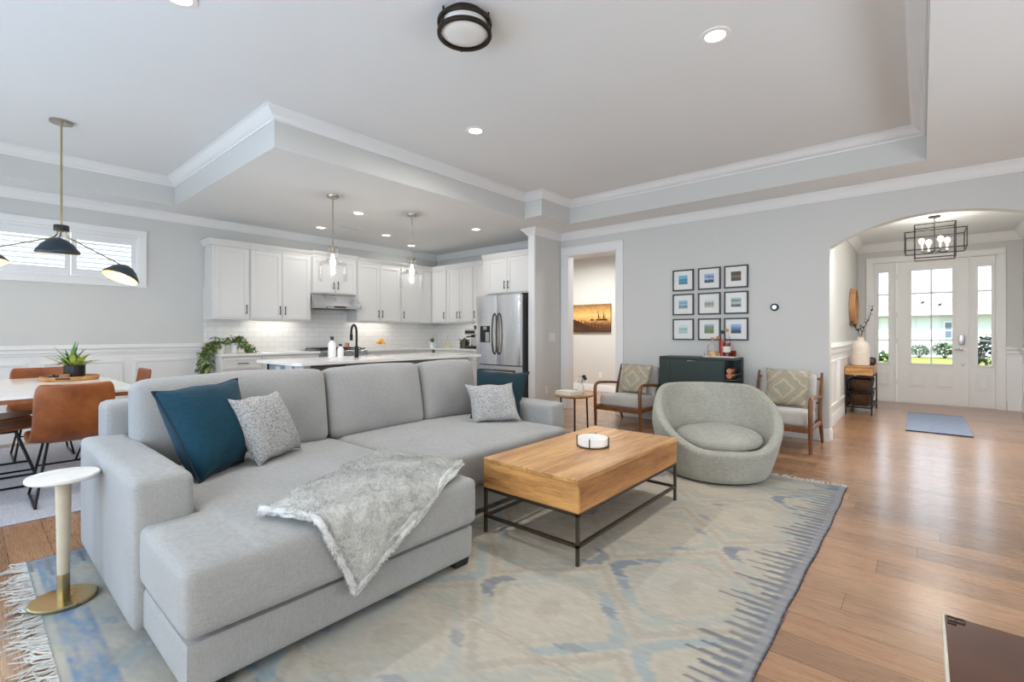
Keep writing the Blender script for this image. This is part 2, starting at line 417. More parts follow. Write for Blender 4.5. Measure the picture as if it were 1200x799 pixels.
b = BM(); wall_y(b, YR-.12, YR, XL, XR, 0, CE, [(-6.75, -4.65, .25, 2.45), (-4.1, -2.0, .25, 2.45), (-1.55, .55, .25, 2.45)]); struct('wall_rear', b, 'wall')
b = BM(); box(b, XR, XR+.12, YR, 1.6, 0, CE); box(b, XR, XR+.12, 4.4, 6.36, 0, CE); box(b, XR, XR+.12, 1.6, 4.4, 0, .3); box(b, XR, XR+.12, 1.6, 4.4, 1.72, CE); struct('wall_right', b, 'wall')
r = sroot('window_5', (XR, 1.6, .3)); f = BM()  # unseen window made up to carry the right fill lamp
for q in (0, .9, 1.8, 2.72): box(f, .02, .07, q, q+.08, .05, 1.37)
box(f, .02, .07, 0, 2.8, 0, .05); box(f, .02, .07, 0, 2.8, 1.37, 1.42); obj('window_frame', f, 'trim', r)
b = BM(); box(b, XL-.2, XR+.2, -4.2, YR-.12, 2.86, 2.95); struct('sun_block_slab', b, 'ceil')  # unseen slab added to keep sun out of the rear windows
for i, x in enumerate((-6.75, -4.1, -1.55)):
    r = sroot('window_%d' % (i+2), (x, YR, .25)); f = BM()
    for q in (0, .68, 1.36, 2.04): box(f, q, q+.06, -.1, -.04, 0, 2.2)
    box(f, 0, 2.1, -.1, -.04, 0, .06); box(f, 0, 2.1, -.1, -.04, 2.14, 2.2); obj('window_frame', f, 'trim', r)
# hall and foyer shells
HB = 8.5
b = BM(); box(b, -7.2, -.99, HB, HB+.1, 0, CE); struct('wall_hall', b, 'wall')
b = BM(); box(b, -7.3, -7.2, 6.42, HB, 0, CE); struct('wall_hall_left', b, 'wall')
FX0, FX1, FY = -.87, 1.16, 10.5
b = BM(); box(b, FX0-.12, FX0, 6.36, FY+.14, 0, CE); struct('wall_foyer_left', b, 'wall')
b = BM(); box(b, FX1, FX1+.12, 6.36, FY+.14, 0, CE); struct('wall_foyer_right', b, 'wall')
b = BM(); wall_y(b, FY, FY+.14, FX0, FX1, 0, CE, [(-.66, .905, 0, 2.43)]); struct('wall_front', b, 'wall')
b = BM(); box(b, -7.3, FX0-.12, 6.36, HB+.1, CE, CE+.05); struct('ceiling_hall', b, 'ceil')
b = BM(); box(b, FX0-.12, FX1+.12, 6.36, FY+.14, CE, CE+.05); struct('ceiling_foyer', b, 'ceil')

# crown mouldings at the soffit
b = BM(); sweep(b, [(XR, YR), (XR, YB), (-4.34, YB), (-4.34, 5.55), (-4.462, 5.55), (-4.462, 6.3), (XL, 6.3), (XL, YR)], crown(CE, .10, .09)); struct('trim_3', b, 'trim')
b = BM(); sweep(b, [(FX1, 6.37), (FX1, FY), (FX0, FY), (FX0, 6.37)], crown(CE, .13, .10)); struct('trim_4', b, 'trim')
def base_prof(h=.135, t=.016): return [(0, 0), (t, 0), (t, h-.03), (t*.7, h-.012), (t*.5, h), (0, h)]
b = BM(); sweep(b, [(-.765, YB), (-3.24, YB)], base_prof()); sweep(b, [(-4.33, YB), (-4.34, YB), (-4.34, 5.58)], base_prof())
sweep(b, [(XR, YB), (AX1, YB)], base_prof()); sweep(b, [(AX0, 6.36), (AX0, YB+.0), ], base_prof())
struct('baseboard_back', b, 'trim')
b = BM(); sweep(b, [(XL, 2.1), (XL, YR)], base_prof()); struct('baseboard_left', b, 'trim')
b = BM(); sweep(b, [(-.99, HB), (-7.2, HB)], base_prof()); struct('baseboard_hall', b, 'trim')
b = BM(); sweep(b, [(-.76, FY), (FX0, FY), (FX0, 6.37)], base_prof(.15)); sweep(b, [(FX1, 6.37), (FX1, FY), (1.0, FY)], base_prof(.15)); struct('baseboard_foyer', b, 'trim')
b = BM(); box(b, XR-.016, XR, YR, YB, 0, .135); struct('baseboard_right', b, 'trim')
# cased opening to the hall
b = BM()
for s in (-1, 1):
    y = YB if s < 0 else YB+.14
    for x0, x1 in ((-4.325, -4.215), (-3.355, -3.245)):
        box(b, x0, x1, y, y+s*.02, 0, 2.41, .003); 
    box(b, -4.325, -3.245, y, y+s*.02, 2.41, 2.52, .003); box(b, -4.325, -3.245, y, y+s*.03, 2.505, 2.525, .004)
box(b, -4.215, -4.195, YB-.002, YB+.142, 0, 2.41); box(b, -3.375, -3.355, YB-.002, YB+.142, 0, 2.41); box(b, -4.215, -3.355, YB-.002, YB+.142, 2.39, 2.412)
struct('trim_5', b, 'trim')
# wainscot: dining wall
def panel_frame(bm, u0, u1, z0, z1, f, w=.035, d=.014):
    for (a, c, e, g) in ((u0, u1, z0, z0+w), (u0, u1, z1-w, z1), (u0, u0+w, z0+w, z1-w), (u1-w, u1, z0+w, z1-w)): f(bm, a, c, e, g, d)
b = BM(); box(b, XL, XL+.006, YR, 2.15, .13, .98)
box(b, XL, XL+.03, YR, 2.15, .955, 1.0, .004); box(b, XL, XL+.05, YR, 2.15, 1.0, 1.03, .006); box(b, XL, XL+.02, YR, 2.15, 1.03, 1.05, .004); box(b, XL, XL+.018, YR, 2.15, .93, .955, .003)
fx = lambda bm, a, c, e, g, d: box(bm, XL+.004, XL+.004+d, a, c, e, g, .004)
for y0, y1 in ((-1.45, -.75), (-.67, .47), (.58, 1.30), (1.40, 2.08)): panel_frame(b, y0, y1, .2, .86, fx)
struct('trim_6', b, 'trim')
b = BM()
box(b, FX0, FX0+.006, 6.37, FY, .14, .98); box(b, FX0, FX0+.05, 6.37, FY, 1.0, 1.03, .006); box(b, FX0, FX0+.025, 6.37, FY, .92, 1.0, .004); box(b, FX0, FX0+.02, 6.37, FY, 1.03, 1.06, .004)
box(b, FX1-.006, FX1, 6.37, FY, .14, .98); box(b, FX1-.05, FX1, 6.37, FY, .93, .965, .006); box(b, FX1-.025, FX1, 6.37, FY, .87, .93, .004)
fl = lambda bm, a, c, e, g, d: box(bm, FX0+.004, FX0+.004+d, a, c, e, g, .004)
fr = lambda bm, a, c, e, g, d: box(bm, FX1-.004-d, FX1-.004, a, c, e, g, .004)
for y0, y1 in ((6.6, 7.75), (7.9, 9.05), (9.2, 10.3)): panel_frame(b, y0, y1, .24, .84, fl); panel_frame(b, y0, y1, .24, .8, fr)
box(b, .99, FX1, FY-.006, FY, .14, .9); box(b, .985, FX1, FY-.05, FY, .93, .965, .006); box(b, .985, FX1, FY-.025, FY, .87, .93, .004)
box(b, FX0, -.75, FY-.006, FY, .14, .9); box(b, FX0, -.745, FY-.05, FY, .95, .98, .006)
struct('trim_7', b, 'trim')

# transom window with plantation shutters
r = sroot('window_1', (XL, 0, 0))
b = BM(); t = .075
for y0, y1, z0, z1 in ((WY0-t, WY1+t, WZ1, WZ1+t), (WY0-t, WY1+t, WZ0-t, WZ0), (WY0-t, WY0, WZ0, WZ1), (WY1, WY1+t, WZ0, WZ1)): box(b, XL-.002, XL+.022, y0, y1, z0, z1, .003)
for y0, y1, z0, z1 in ((WY0, WY1, WZ1-.03, WZ1), (WY0, WY1, WZ0, WZ0+.03), (WY0, WY0+.02, WZ0+.03, WZ1-.03), (WY1-.02, WY1, WZ0+.03, WZ1-.03)): box(b, XL-.14, XL, y0, y1, z0, z1)
obj('window_frame', b, 'trim', r, True)
pw = (WY1-WY0-.04)/3
for i in range(3):
    y0 = WY0+.02+i*pw; y1 = y0+pw-.006; z0, z1 = WZ0+.033, WZ1-.033; b = BM()
    box(b, XL-.03, XL-.002, y0, y0+.05, z0, z1, .003); box(b, XL-.03, XL-.002, y1-.05, y1, z0, z1, .003)
    box(b, XL-.03, XL-.002, y0+.05, y1-.05, z0, z0+.075, .003); box(b, XL-.03, XL-.002, y0+.05, y1-.05, z1-.085, z1, .003)
    sh = obj('shutter_panel', b, 'trim', r, True)
    b = BM()
    for k in range(6):
        zc_ = z0+.075+.028+k*((z1-z0-.16)/6)
        s = BM(); box(s, -.034, .034, y0+.052, y1-.052, -.0045, .0045, .003)
        xf(s, Matrix.Translation((XL-.022, 0, zc_)) @ Matrix.Rotation(radians(22), 4, 'Y'))
        me = bpy.data.meshes.new('t'); s.to_mesh(me); s.free(); b.from_mesh(me); bpy.data.meshes.remove(me)
    obj('louvers', b, 'trim', sh, True)
b = BM(); box(b, XL-.12, XL-.114, WY0+.02, WY1-.02, WZ0+.03, WZ1-.03); obj('window_pane', b, 'pane', r, True)

# front door with two sidelights
D = thing  # alias kept short below
r = sroot('door_1', (.12, FY, 0))
b = BM()
for x0, x1, z0, z1 in ((-.745, -.65, 0, 2.42), (.895, .985, 0, 2.42)): box(b, x0, x1, FY-.022, FY, z0, z1, .003)
box(b, -.745, .985, FY-.022, FY, 2.42, 2.50, .003); box(b, -.745, .985, FY-.032, FY, 2.485, 2.505, .004)
for x0, x1 in ((-.66, -.63), (-.352, -.325), (.572, .60), (.875, .905)): box(b, x0, x1, FY-.012, FY+.12, 0, 2.43, .002)
box(b, -.66, .905, FY-.012, FY+.12, 2.405, 2.435); box(b, -.66, .905, FY+.03, FY+.16, -.01, .02)
obj('door_frame', b, 'trim', r, True)
def lite(x0, x1, gx0, gx1, cols, panels, name, parent):
    """a stile-and-rail leaf with a glazed upper and raised lower panels"""
    f = BM(); ya, yb = FY+.02, FY+.064; g0, g1 = .67, 2.25
    box(f, x0, gx0, ya, yb, .02, 2.4); box(f, gx1, x1, ya, yb, .02, 2.4); box(f, gx0, gx1, ya, yb, g1, 2.4); box(f, gx0, gx1, ya, yb, .02, g0)
    for a, c, e, g in ((gx0-.02, gx0+.012, g0-.02, g1+.02), (gx1-.012, gx1+.02, g0-.02, g1+.02), (gx0, gx1, g0-.02, g0+.012), (gx0, gx1, g1-.012, g1+.02)): box(f, a, c, ya-.012, ya, e, g, .004)
    for p0, p1 in panels:
        box(f, p0, p1, ya-.008, ya, .27, .55, .006); box(f, p0+.035, p1-.035, ya-.016, ya-.004, .305, .515, .01)
    leaf = obj(name, f, 'trim', parent, True)
    m = BM()
    for k in range(1, 4): z = g0+(g1-g0)*k/4; box(m, gx0+.01, gx1-.01, ya-.006, yb-.01, z-.011, z+.011, .003)
    for k in range(1, cols): x = gx0+(gx1-gx0)*k/cols; box(m, x-.011, x+.011, ya-.006, yb-.01, g0+.01, g1-.01, .003)
    obj('muntins', m, 'trim', leaf, True)
    p = BM(); box(p, gx0, gx1, ya+.02, ya+.026, g0, g1); obj('glass_pane', p, 'pane', leaf, True)
    return leaf
dleaf = lite(-.322, .569, -.142, .388, 2, ((-.16, .075), (.165, .4)), 'door_leaf', r)
lite(-.628, -.354, -.58, -.425, 1, ((-.58, -.42),), 'sidelight', r)
lite(.602, .873, .665, .837, 1, ((.65, .82),), 'sidelight', r)
b = BM(); box(b, .455, .525, FY-.012, FY+.02, 1.0, 1.15, .008, 2); lk = obj('keypad_lock', b, 'steel', dleaf, True)
b = BM(); tube(b, [(.505, FY+.02, .915), (.505, FY-.035, .915)], .013, 12); lathe(b, [(0, 0), (.03, 0), (.03, .012), (0, .012)], (0, 0, 0), 20, Matrix.Translation((.505, FY+.02, .915)) @ Matrix.Rotation(radians(90), 4, 'X'))
tube(b, [(.51, FY-.035, .915), (.40, FY-.037, .92)], .010, 10); obj('lever_handle', b, 'nickel', dleaf, True)
b = BM(); lathe(b, [(0, 0), (.022, 0), (.018, .008), (0, .008)], (0, 0, 0), 16, Matrix.Translation((.505, FY+.02, .68)) @ Matrix.Rotation(radians(90), 4, 'X')); obj('deadbolt', b, 'nickel', dleaf, True)
for z in (.3, 1.0, 1.45, 2.1):
    b = BM(); tube(b, [(-.325, FY+.012, z), (-.325, FY+.012, z+.1)], .007, 8); obj('hinge', b, 'nickel', dleaf, True)
for x, z, a in ((.011, 1.70, .7), (.224, 1.655, .6)):
    b = BM(); s = .055
    prism(b, [(-s, -.006), (-.02, .002), (0, .022), (.012, .006), (s, .014), (.02, -.008), (0, -.026), (-.012, -.01)], 'y', 0, .001)
    xf(b, Matrix.Translation((x, FY+.038, z)) @ Matrix.Rotation(-a, 4, 'Y')); obj('bird_decal', b, 'blackp', dleaf, True)
# ---------------------------------------------------------------- rugs
def rug_colour(x, y, x0, x1, y0, y1):
    """faded woven pattern: hexagon chevrons in bands, combed blue selvedges, blue end stripes"""
    rs = np.random.RandomState(3)
    def vn(u, v, seed):
        iu = np.floor(u).astype(int); iv = np.floor(v).astype(int); fu = u-iu; fv = v-iv; fu = fu*fu*(3-2*fu); fv = fv*fv*(3-2*fv)
        h = lambda a, b: (np.sin(a*127.1+b*311.7+seed*74.7)*43758.5453) % 1.0
        return (h(iu, iv)*(1-fu)+h(iu+1, iv)*fu)*(1-fv)+(h(iu, iv+1)*(1-fu)+h(iu+1, iv+1)*fu)*fv
    def L(*c): return np.array(srgb(*c)[:3])
    cream = L(222, 212, 193); cream2 = L(210, 202, 186); tan = L(192, 177, 160); sky = L(168, 192, 200); aqua = L(180, 200, 196); navy = L(122, 128, 152); teal = L(104, 150, 176)
    n1 = vn(x*2.2, y*2.2, 1); n2 = vn(x*9, y*70, 2); n3 = vn(x*30, y*110, 3); n4 = vn(x*5, y*5, 5)
    jx = x+(vn(x*3, y*80, 7)-.5)*.03
    P, Q = .76, .54
    col = cream*(1-n1[..., None]*.6)+cream2*(n1[..., None]*.6)
    y_ = y+(vn(x*60, y*3, 9)-.5)*.012
    iy = np.floor((y_-.30)/Q); v = (y_-.30)/Q-iy-.5
    u0 = jx/P+.10+.5*(iy % 2); ix = np.floor(u0); u = u0-ix-.5
    d = np.abs(u)*1.55+np.maximum(np.abs(v)-.06, 0)*1.0
    hs = lambda k: (np.sin(ix*12.9+iy*78.2+k*3.7+(u > 0)*5.1)*43758.5) % 1
    def put(m, c, a):
        nonlocal col
        a = .88*a*(.35+.65*n2+.25*n3)*(m*1.0); a = np.clip(a, 0, 1)[..., None]; col = col*(1-a)+c*a
    put((d > .80) & (d < .90), tan, .55)
    put((d > .60) & (d < .74), sky, np.where(hs(1) > .35, .75, .3))
    put((d > .60) & (d < .74) & (np.abs(v) < .17) & (hs(2) > .45), navy, .72)
    put((d > .60) & (d < .74) & (np.abs(v) > .22) & (np.abs(v) < .33) & (hs(3) > .6), navy, .5)
    put((d > .46) & (d < .53), tan, .25)
    put((d < .10+.02*np.sin(u*110)), tan, .45)
    put((d > 1.0) & (np.abs(v) > .2), aqua, .5*(hs(4) < .6))
    put((np.abs(np.abs(v)-.475) < .012), tan, .5); put((np.abs(np.abs(v)-.43) < .005), tan, .35)
    # worn blue washes
    wash = np.clip((n4*.6+n1*.6-.62)*3, 0, 1); put(wash > 0, sky, wash*.18)
    wl = np.clip((-1.55-x)/.5, 0, 1)*np.clip((1.9-y)/.8, 0, 1); put(wl > 0, teal, wl*np.clip(n4*1.5, 0, 1)*(.55+.5*n3))
    # end stripes
    for a, c, col_, k in ((0, .035, cream, .9), (.035, .15, L(130, 154, 188), .6), (.15, .34, cream2, .7), (.34, .5, teal, .35)):
        for e in (y-y0, y1-y):
            m = (e > a) & (e < c); put(m, col_, k*(.15+1.9*n2*n3+.25*n2) if c > .04 else k)
    # combed selvedge: stripes of uneven length running in from each long side
    for e, sd in ((x1-x, 11), (x-x0, 12)):
        t = (y-y0)/.058+.2*np.sin(y*9+sd); it = np.floor(t); fr = t-it
        ln = .03+(.11+.16*((np.sin(it*91.7+sd)*4375.5) % 1))*np.clip(1-np.abs(fr-.45)*1.9, 0, 1)
        put(e < ln, L(136, 143, 158), .9); put((e < ln) & (np.abs(fr-.45) < .16), L(98, 103, 120), .6); put((e < .05), L(184, 184, 184), .6); put(e < .010, L(64, 64, 76), 1.3)
    col = col*(.62+.12*n3+.06*n2)[..., None]
    return np.clip(col, 0, 1)
def _rugmat(name, fall=None):
    k = NT(name); v = k.coord(); a = k.n('ShaderNodeVertexColor', layer_name='weave') if fall is None else None
    f = k.noise(k.coord(scale=(12, 90, 1)), 8, 2); g = k.noise(v, 300, 2)
    if fall: base = k.ramp(k.noise(k.coord(scale=(2, 12, 1)), 6, 5, .65), fall)
    else: base = a.outputs[0]
    k.col(k.mix(.35, base, k.ramp(f, [(.2, (.62, .62, .62, 1)), (.8, (1, 1, 1, 1))]), 'MULTIPLY')); k.set(Roughness=.95, Specular_IOR_Level=.1)
    k.bump(k.math('ADD', f, k.math('MULTIPLY', g, .5)), .5, .004); return k.m
M['rug'] = _rugmat('woven_rug')
M['rugplain'] = _rugmat('lavender_grey_rug', [(.3, srgb(176, 176, 186)), (.5, srgb(196, 194, 200)), (.7, srgb(206, 203, 204))])
M['rugfoyer'] = _rugmat('blue_runner', [(.3, srgb(126, 140, 166)), (.5, srgb(150, 162, 184)), (.7, srgb(168, 176, 192))])
M['fringe'] = plain('cotton_fringe', (206, 203, 196), .9, var=.12, scale=20)
def make_rug():
    x0, x1, y0, y1 = -3.50, -.43, .22, 4.43; s = .0125
    nx = int((x1-x0)/s)+1; ny = int((y1-y0)/s)+1
    xs = np.linspace(x0, x1, nx); ys = np.linspace(y0, y1, ny); X_, Y_ = np.meshgrid(xs, ys)
    wob = .006*np.sin(Y_*2.2)*(X_-x0)/(x1-x0)+.0025*np.sin(Y_*13)
    z = .007+.0015*np.sin(X_*9+Y_*4)
    co = np.stack([X_+wob, Y_, z], -1).reshape(-1, 3)
    i = np.arange(nx*ny).reshape(ny, nx); q = np.stack([i[:-1, :-1], i[:-1, 1:], i[1:, 1:], i[1:, :-1]], -1).reshape(-1, 4)
    bx = (x0+x1)/2; by = (y0+y1)/2
    co = co-np.array([bx, by, 0])
    me = bpy.data.meshes.new('weave'); me.from_pydata(co.tolist(), [], q.tolist())
    at = me.color_attributes.new('weave', 'FLOAT_COLOR', 'POINT')
    c = rug_colour(X_, Y_, x0, x1, y0, y1).reshape(-1, 3); c = np.concatenate([c, np.ones((len(c), 1))], 1)
    at.data.foreach_set('color', c.astype(np.float32).ravel()); me.materials.append(M['rug'])
    root = thing('area_rug', 'large faded cream and blue woven rug under the sectional sofa and coffee table', 'rug', (bx, by, 0))
    w = bpy.data.objects.new('woven_field', me); C.objects.link(w); w.parent = root
    sd = w.modifiers.new('thickness', 'SOLIDIFY'); sd.thickness = .006; sd.offset = -1
    f = BM(); rr = random.Random(4)
    for e, sg, n in ((y0, -1, 330), (y1, 1, 300)):
        for k in range(n):
            x = x0+.005+(x1-x0-.01)*k/(n-1)+rr.uniform(-.006, .006)
            ln = rr.uniform(.06, .13) if sg < 0 else rr.uniform(.03, .07); a = rr.uniform(-.7, .7); b_ = a+rr.uniform(-.8, .8)
            p0 = Vector((x, e, .007)); p1 = p0+Vector((sin(a)*ln*.5, sg*cos(a)*ln*.5, rr.uniform(.0, .006))); p2 = p1+Vector((sin(b_)*ln*.5, sg*cos(b_)*ln*.5, -.002))
            tube(f, [p0, p1, p2], [.0035, .003, .0018], 4)
    obj('fringe', f, 'fringe', root, True, kind='stuff')
make_rug()
b = BM(); box(b, -7.12, -4.26, -1.35, 1.62, .001, .010, .003)
solo('area_rug', b, 'rugplain', 'pale lavender grey flat rug under the dining table', 'rug', (-5.69, .13, 0), world=True)
b = BM(); nseg = 14
box(b, -.15, .45, 7.52, 9.25, .001, .009, .003)
rg = thing('door_rug', 'small faded blue rug on the wood floor inside the front door', 'rug', (.15, 8.4, 0)); obj('woven_field', b, 'rugfoyer', rg, True)
for ya, yb in ((7.515, 7.535), (9.235, 9.255)):
    b = BM(); box(b, -.15, .45, ya, yb, .001, .0105, .002); obj('bound_edge', b, 'darkcord', rg, True)

# ---------------------------------------------------------------- sectional sofa
S = thing('sectional_sofa', 'light grey linen sectional sofa with a chaise and three back cushions', 'sofa', (-2.6, 1.85, 0))
b = BM(); softbox(b, -3.44, -1.745, .46, 1.72, .045, .207, .018, (0, 0, .0), 9)
softbox(b, -3.44, -2.17, 1.70, 3.16, .045, .207, .018, (0, 0, 0), 9); obj('base', b, 'sofa', S, True)
b = BM(); softbox(b, -3.50, -2.27, .425, .635, .035, .62, .035, (.006, .004, .006), 13); obj('arm', b, 'sofa', S, True)
b = BM(); softbox(b, -3.50, -2.27, 3.12, 3.32, .035, .61, .035, (.006, .004, .006), 13); obj('arm', b, 'sofa', S, True)
b = BM(); softbox(b, -3.64, -3.41, .52, 3.32, .035, .80, .04, (.0, 0, .006), 13); obj('back_frame', b, 'sofa', S, True)
def seam(bm, pts, r=.0035): tube(bm, pts, r, 6, True)
b = BM(); softbox(b, -3.35, -1.715, .645, 1.725, .222, .452, .036, (.004, .004, .03), 17)
softbox(b, -2.30, -1.715, .448, 1.0, .222, .448, .036, (.004, .004, .004), 15)
cc = obj('chaise_cushion', b, 'sofa', S, True)
b = BM(); softbox(b, -3.35, -2.11, 1.73, 3.115, .222, .452, .045, (.012, .002, .028), 17); obj('seat_cushion', b, 'sofa', S, True)
for y0, y1, tl in ((.60, 1.685, .17), (1.69, 2.52, .2), (2.525, 3.15, .2)):
    b = BM(); softbox(b, -.11, .11, y0+.004, y1-.004, 0, .503, .06, (.045, .003, .01), 17, None, .004)
    xf(b, Matrix.Translation((-3.20, 0, .435)) @ Matrix.Rotation(-tl, 4, 'Y')); obj('back_cushion', b, 'sofa', S, True)
for x, y in ((-1.81, .53), (-1.81, 1.655), (-3.42, .50), (-3.55, 3.2), (-2.33, 3.22), (-2.33, 1.8)):
    b = BM(); prism(b, [(-.04, .012), (.04, .012), (.055, .06), (-.055, .06)], 'x', -.05, .05); xf(b, Matrix.Translation((x, y, -.001))); obj('foot', b, 'blackp', S, True)

# ---------------------------------------------------------------- pillows
def pillow(name, label, cat, corners, t, m, edge=None, pinch=.06, group=None, n=26, wob=.004, trim=None):
    """corners TL,TR,BR,BL in room coordinates"""
    TL, TR_, BR, BL = [Vector(c) for c in corners]; ce = (TL+TR_+BR+BL)/4; base = Vector((ce.x, ce.y, min(BR.z, BL.z)))
    nrm = (TR_-TL+BR-BL).cross(TL-BL+TR_-BR).normalized()
    b = BM(); rows = {}; rim = []
    for s in (1, -1):
        for i in range(n+1):
            for j in range(n+1):
                u = -1+2*i/n; v = -1+2*j/n; edge_v = i in (0, n) or j in (0, n)
                if s < 0 and edge_v: rows[(s, i, j)] = rows[(1, i, j)]; continue
                pu = u*(1-pinch*(1-v*v)*abs(u)**3); pv = v*(1-pinch*(1-u*u)*abs(v)**3)
                a = (1+pu)/2; c = (1+pv)/2
                p = TL*(1-a)*c+TR_*a*c+BR*a*(1-c)+BL*(1-a)*(1-c)
                th = t*((1-u**4)*(1-v**4))**.62*(1+.10*sin(3*u+2*v+s))
                p = p+nrm*(s*th)+Vector((sin(5*v+s), sin(4*u), sin(6*u+2*v)))*wob
                rows[(s, i, j)] = b.verts.new(p)
        for i in range(n):
            for j in range(n):
                q = [rows[(s, i, j)], rows[(s, i+1, j)], rows[(s, i+1, j+1)], rows[(s, i, j+1)]]
                b.faces.new(q if s > 0 else q[::-1])
    loop = [(i, 0) for i in range(n)]+[(n, j) for j in range(n)]+[(n-i, n) for i in range(n)]+[(0, n-j) for j in range(n)]
    rim = [rows[(1, i, j)].co.copy() for i, j in loop]
    root = thing(name, label, cat, base, 0, group)
    obj('cover', b, m, root, True, 80)
    if edge:
        e = BM(); tube(e, rim, .0055, 6, True); obj('piping', e, edge, root, True)
    return root
def _knit():
    k = NT('grey_knit'); v = k.coord(); vo = k.n('ShaderNodeTexVoronoi'); vo.inputs['Scale'].default_value = 105; k.l(k.coord(scale=(1, 1, 1.5)), vo.inputs['Vector'])
    wv = k.noise(v, 9, 3)
    d = k.math('ADD', k.math('MULTIPLY', vo.outputs['Distance'], 1.0), k.math('MULTIPLY', wv, .35))
    k.col(k.ramp(d, [(.25, srgb(198, 196, 190)), (.62, srgb(178, 176, 172)), (.95, srgb(136, 137, 142))])); k.set(Roughness=.95, Specular_IOR_Level=.1)
    k.bump(k.math('SUBTRACT', 1, vo.outputs['Distance']), .8, .006); return k.m
M['knit'] = _knit()
def _medal():
    k = NT('faded_medallion_cloth'); c = k.n('ShaderNodeTexCoord'); sp = k.n('ShaderNodeSeparateXYZ'); k.l(c.outputs['Object'], sp.inputs[0])
    v = k.coord(); nz = k.noise(v, 22, 4, .65)
    ax = k.math('ABSOLUTE', k.math('ADD', sp.outputs[0], .02)); az = k.math('ABSOLUTE', k.math('SUBTRACT', sp.outputs[2], .19))
    d = k.math('ADD', k.math('ADD', ax, az), k.math('MULTIPLY', nz, .11))
    s = k.math('SINE', k.math('MULTIPLY', d, 52))
    c1 = k.ramp(nz, [(.35, srgb(150, 152, 144)), (.55, srgb(172, 160, 138)), (.7, srgb(166, 150, 122))])
    k.col(k.mix(k.ramp(s, [(.5, (0, 0, 0, 1)), (.85, (.5, .5, .5, 1))]), c1, srgb(206, 194, 172))); k.set(Roughness=.95, Specular_IOR_Level=.1)
    k.bump(k.noise(v, 220, 2), .4, .003); return k.m
M['medal'] = _medal()
pillow('throw_pillow', 'large teal velvet pillow leaning on the chaise end of the sofa', 'pillow', ((-2.93, .625, .89), (-3.03, 1.06, .92), (-2.86, 1.03, .475), (-2.645, .752, .47)), .118, 'teal', 'darkcord', .05, 'sofa pillows')
pillow('throw_pillow', 'grey knit pillow leaning beside the large teal pillow', 'pillow', ((-2.80, .925, .835), (-2.90, 1.235, .845), (-2.92, 1.385, .48), (-2.67, 1.03, .478)), .07, 'knit', None, .07, 'sofa pillows', wob=.005)
pillow('throw_pillow', 'dark teal velvet pillow leaning in the far corner of the sofa', 'pillow', ((-2.96, 2.97, .868), (-2.66, 3.33, .835), (-2.56, 3.06, .475), (-2.88, 2.80, .475)), .07, 'tealdark', 'darkcord', .10, 'sofa pillows')
pillow('throw_pillow', 'pale grey striped knit pillow in front of the dark teal pillow', 'pillow', ((-2.83, 2.69, .768), (-2.62, 3.05, .765), (-2.48, 3.00, .475), (-2.70, 2.65, .472)), .06, 'knit', None, .08, 'sofa pillows', wob=.005)

# ---------------------------------------------------------------- faux-fur throw draped over the chaise end
def _fur():
    k = NT('faux_fur'); v = k.coord(); a = k.noise(v, 38, 5, .7, .8); g = k.noise(v, 170, 3); big = k.noise(v, 6, 3)
    m = k.math('ADD', k.math('MULTIPLY', a, .6), k.math('MULTIPLY', big, .4))
    k.col(k.ramp(m, [(.36, srgb(160, 159, 153)), (.48, srgb(198, 196, 189)), (.6, srgb(222, 220, 214))])); k.set(Roughness=1, Sheen_Weight=.5, Specular_IOR_Level=.05)
    k.bump(k.math('ADD', a, k.math('MULTIPLY', g, .6)), 1.0, .014); return k.m
M['fur'] = _fur()
M['furpale'] = plain('pale_fur_edge', (206, 206, 203), 1, var=.12, scale=45, bump=1, bscale=120)
def drape(s, zt, xe=-1.705, rr=.05, zb=.0):
    """walk distance s past the seat edge (negative: on the seat) -> x, z"""
    q = rr*pi/2
    if s < -rr: return xe+s, zt
    if s < -rr+q:
        a = (s+rr)/rr; return xe-rr+rr*sin(a), zt-rr+rr*cos(a)
    return xe+.004, zt-rr-(s+rr-q)
def throw_sheet(bm, Q, lift, n=44, seed=0, th=.012):
    A, B_, C_, D_ = Q   # (s,y): left, back, right, hanging tip
    vs = {}
    for i in range(n+1):
        for j in range(n+1):
            u, v = i/n, j/n
            s = A[0]*(1-u)*(1-v)+B_[0]*(1-u)*v+C_[0]*u*v+D_[0]*u*(1-v)
            y = A[1]*(1-u)*(1-v)+B_[1]*(1-u)*v+C_[1]*u*v+D_[1]*u*(1-v)
            e = min(u, 1-u, v, 1-v)
            ed = min(1, e*9); s += .012*sin(17*v+seed)*(1-ed); y += .012*sin(15*u+seed)*(1-ed)
            h = lift*(.35+.65*ed)+.014*sin(9*u-6*v+seed)*ed*ed+.016*exp(-((v-.55-.15*u)/.05)**2)*ed+.004*sin(31*u+7*v)*sin(27*v+2)
            x, z = drape(s, .468+.022*max(0, 1-((y-1.2)/.6)**2))
            q = -.05+.05*pi/2; fr = max(0, min(1, (s+.05)/(.05*pi/2)))
            nx, nz = sin(fr*pi/2), cos(fr*pi/2)
            vs[i, j] = bm.verts.new((x+nx*h, y, z+nz*h))
    for i in range(n):
        for j in range(n): bm.faces.new((vs[i, j], vs[i+1, j], vs[i+1, j+1], vs[i, j+1]))
    return vs, n
T = thing('throw_blanket', 'grey faux fur throw draped over the foot of the chaise', 'blanket', (-2.1, 1.25, .46))
QA = ((-.285, .775), (-.75, 1.66), (-.22, 1.80), (.29, 1.01))
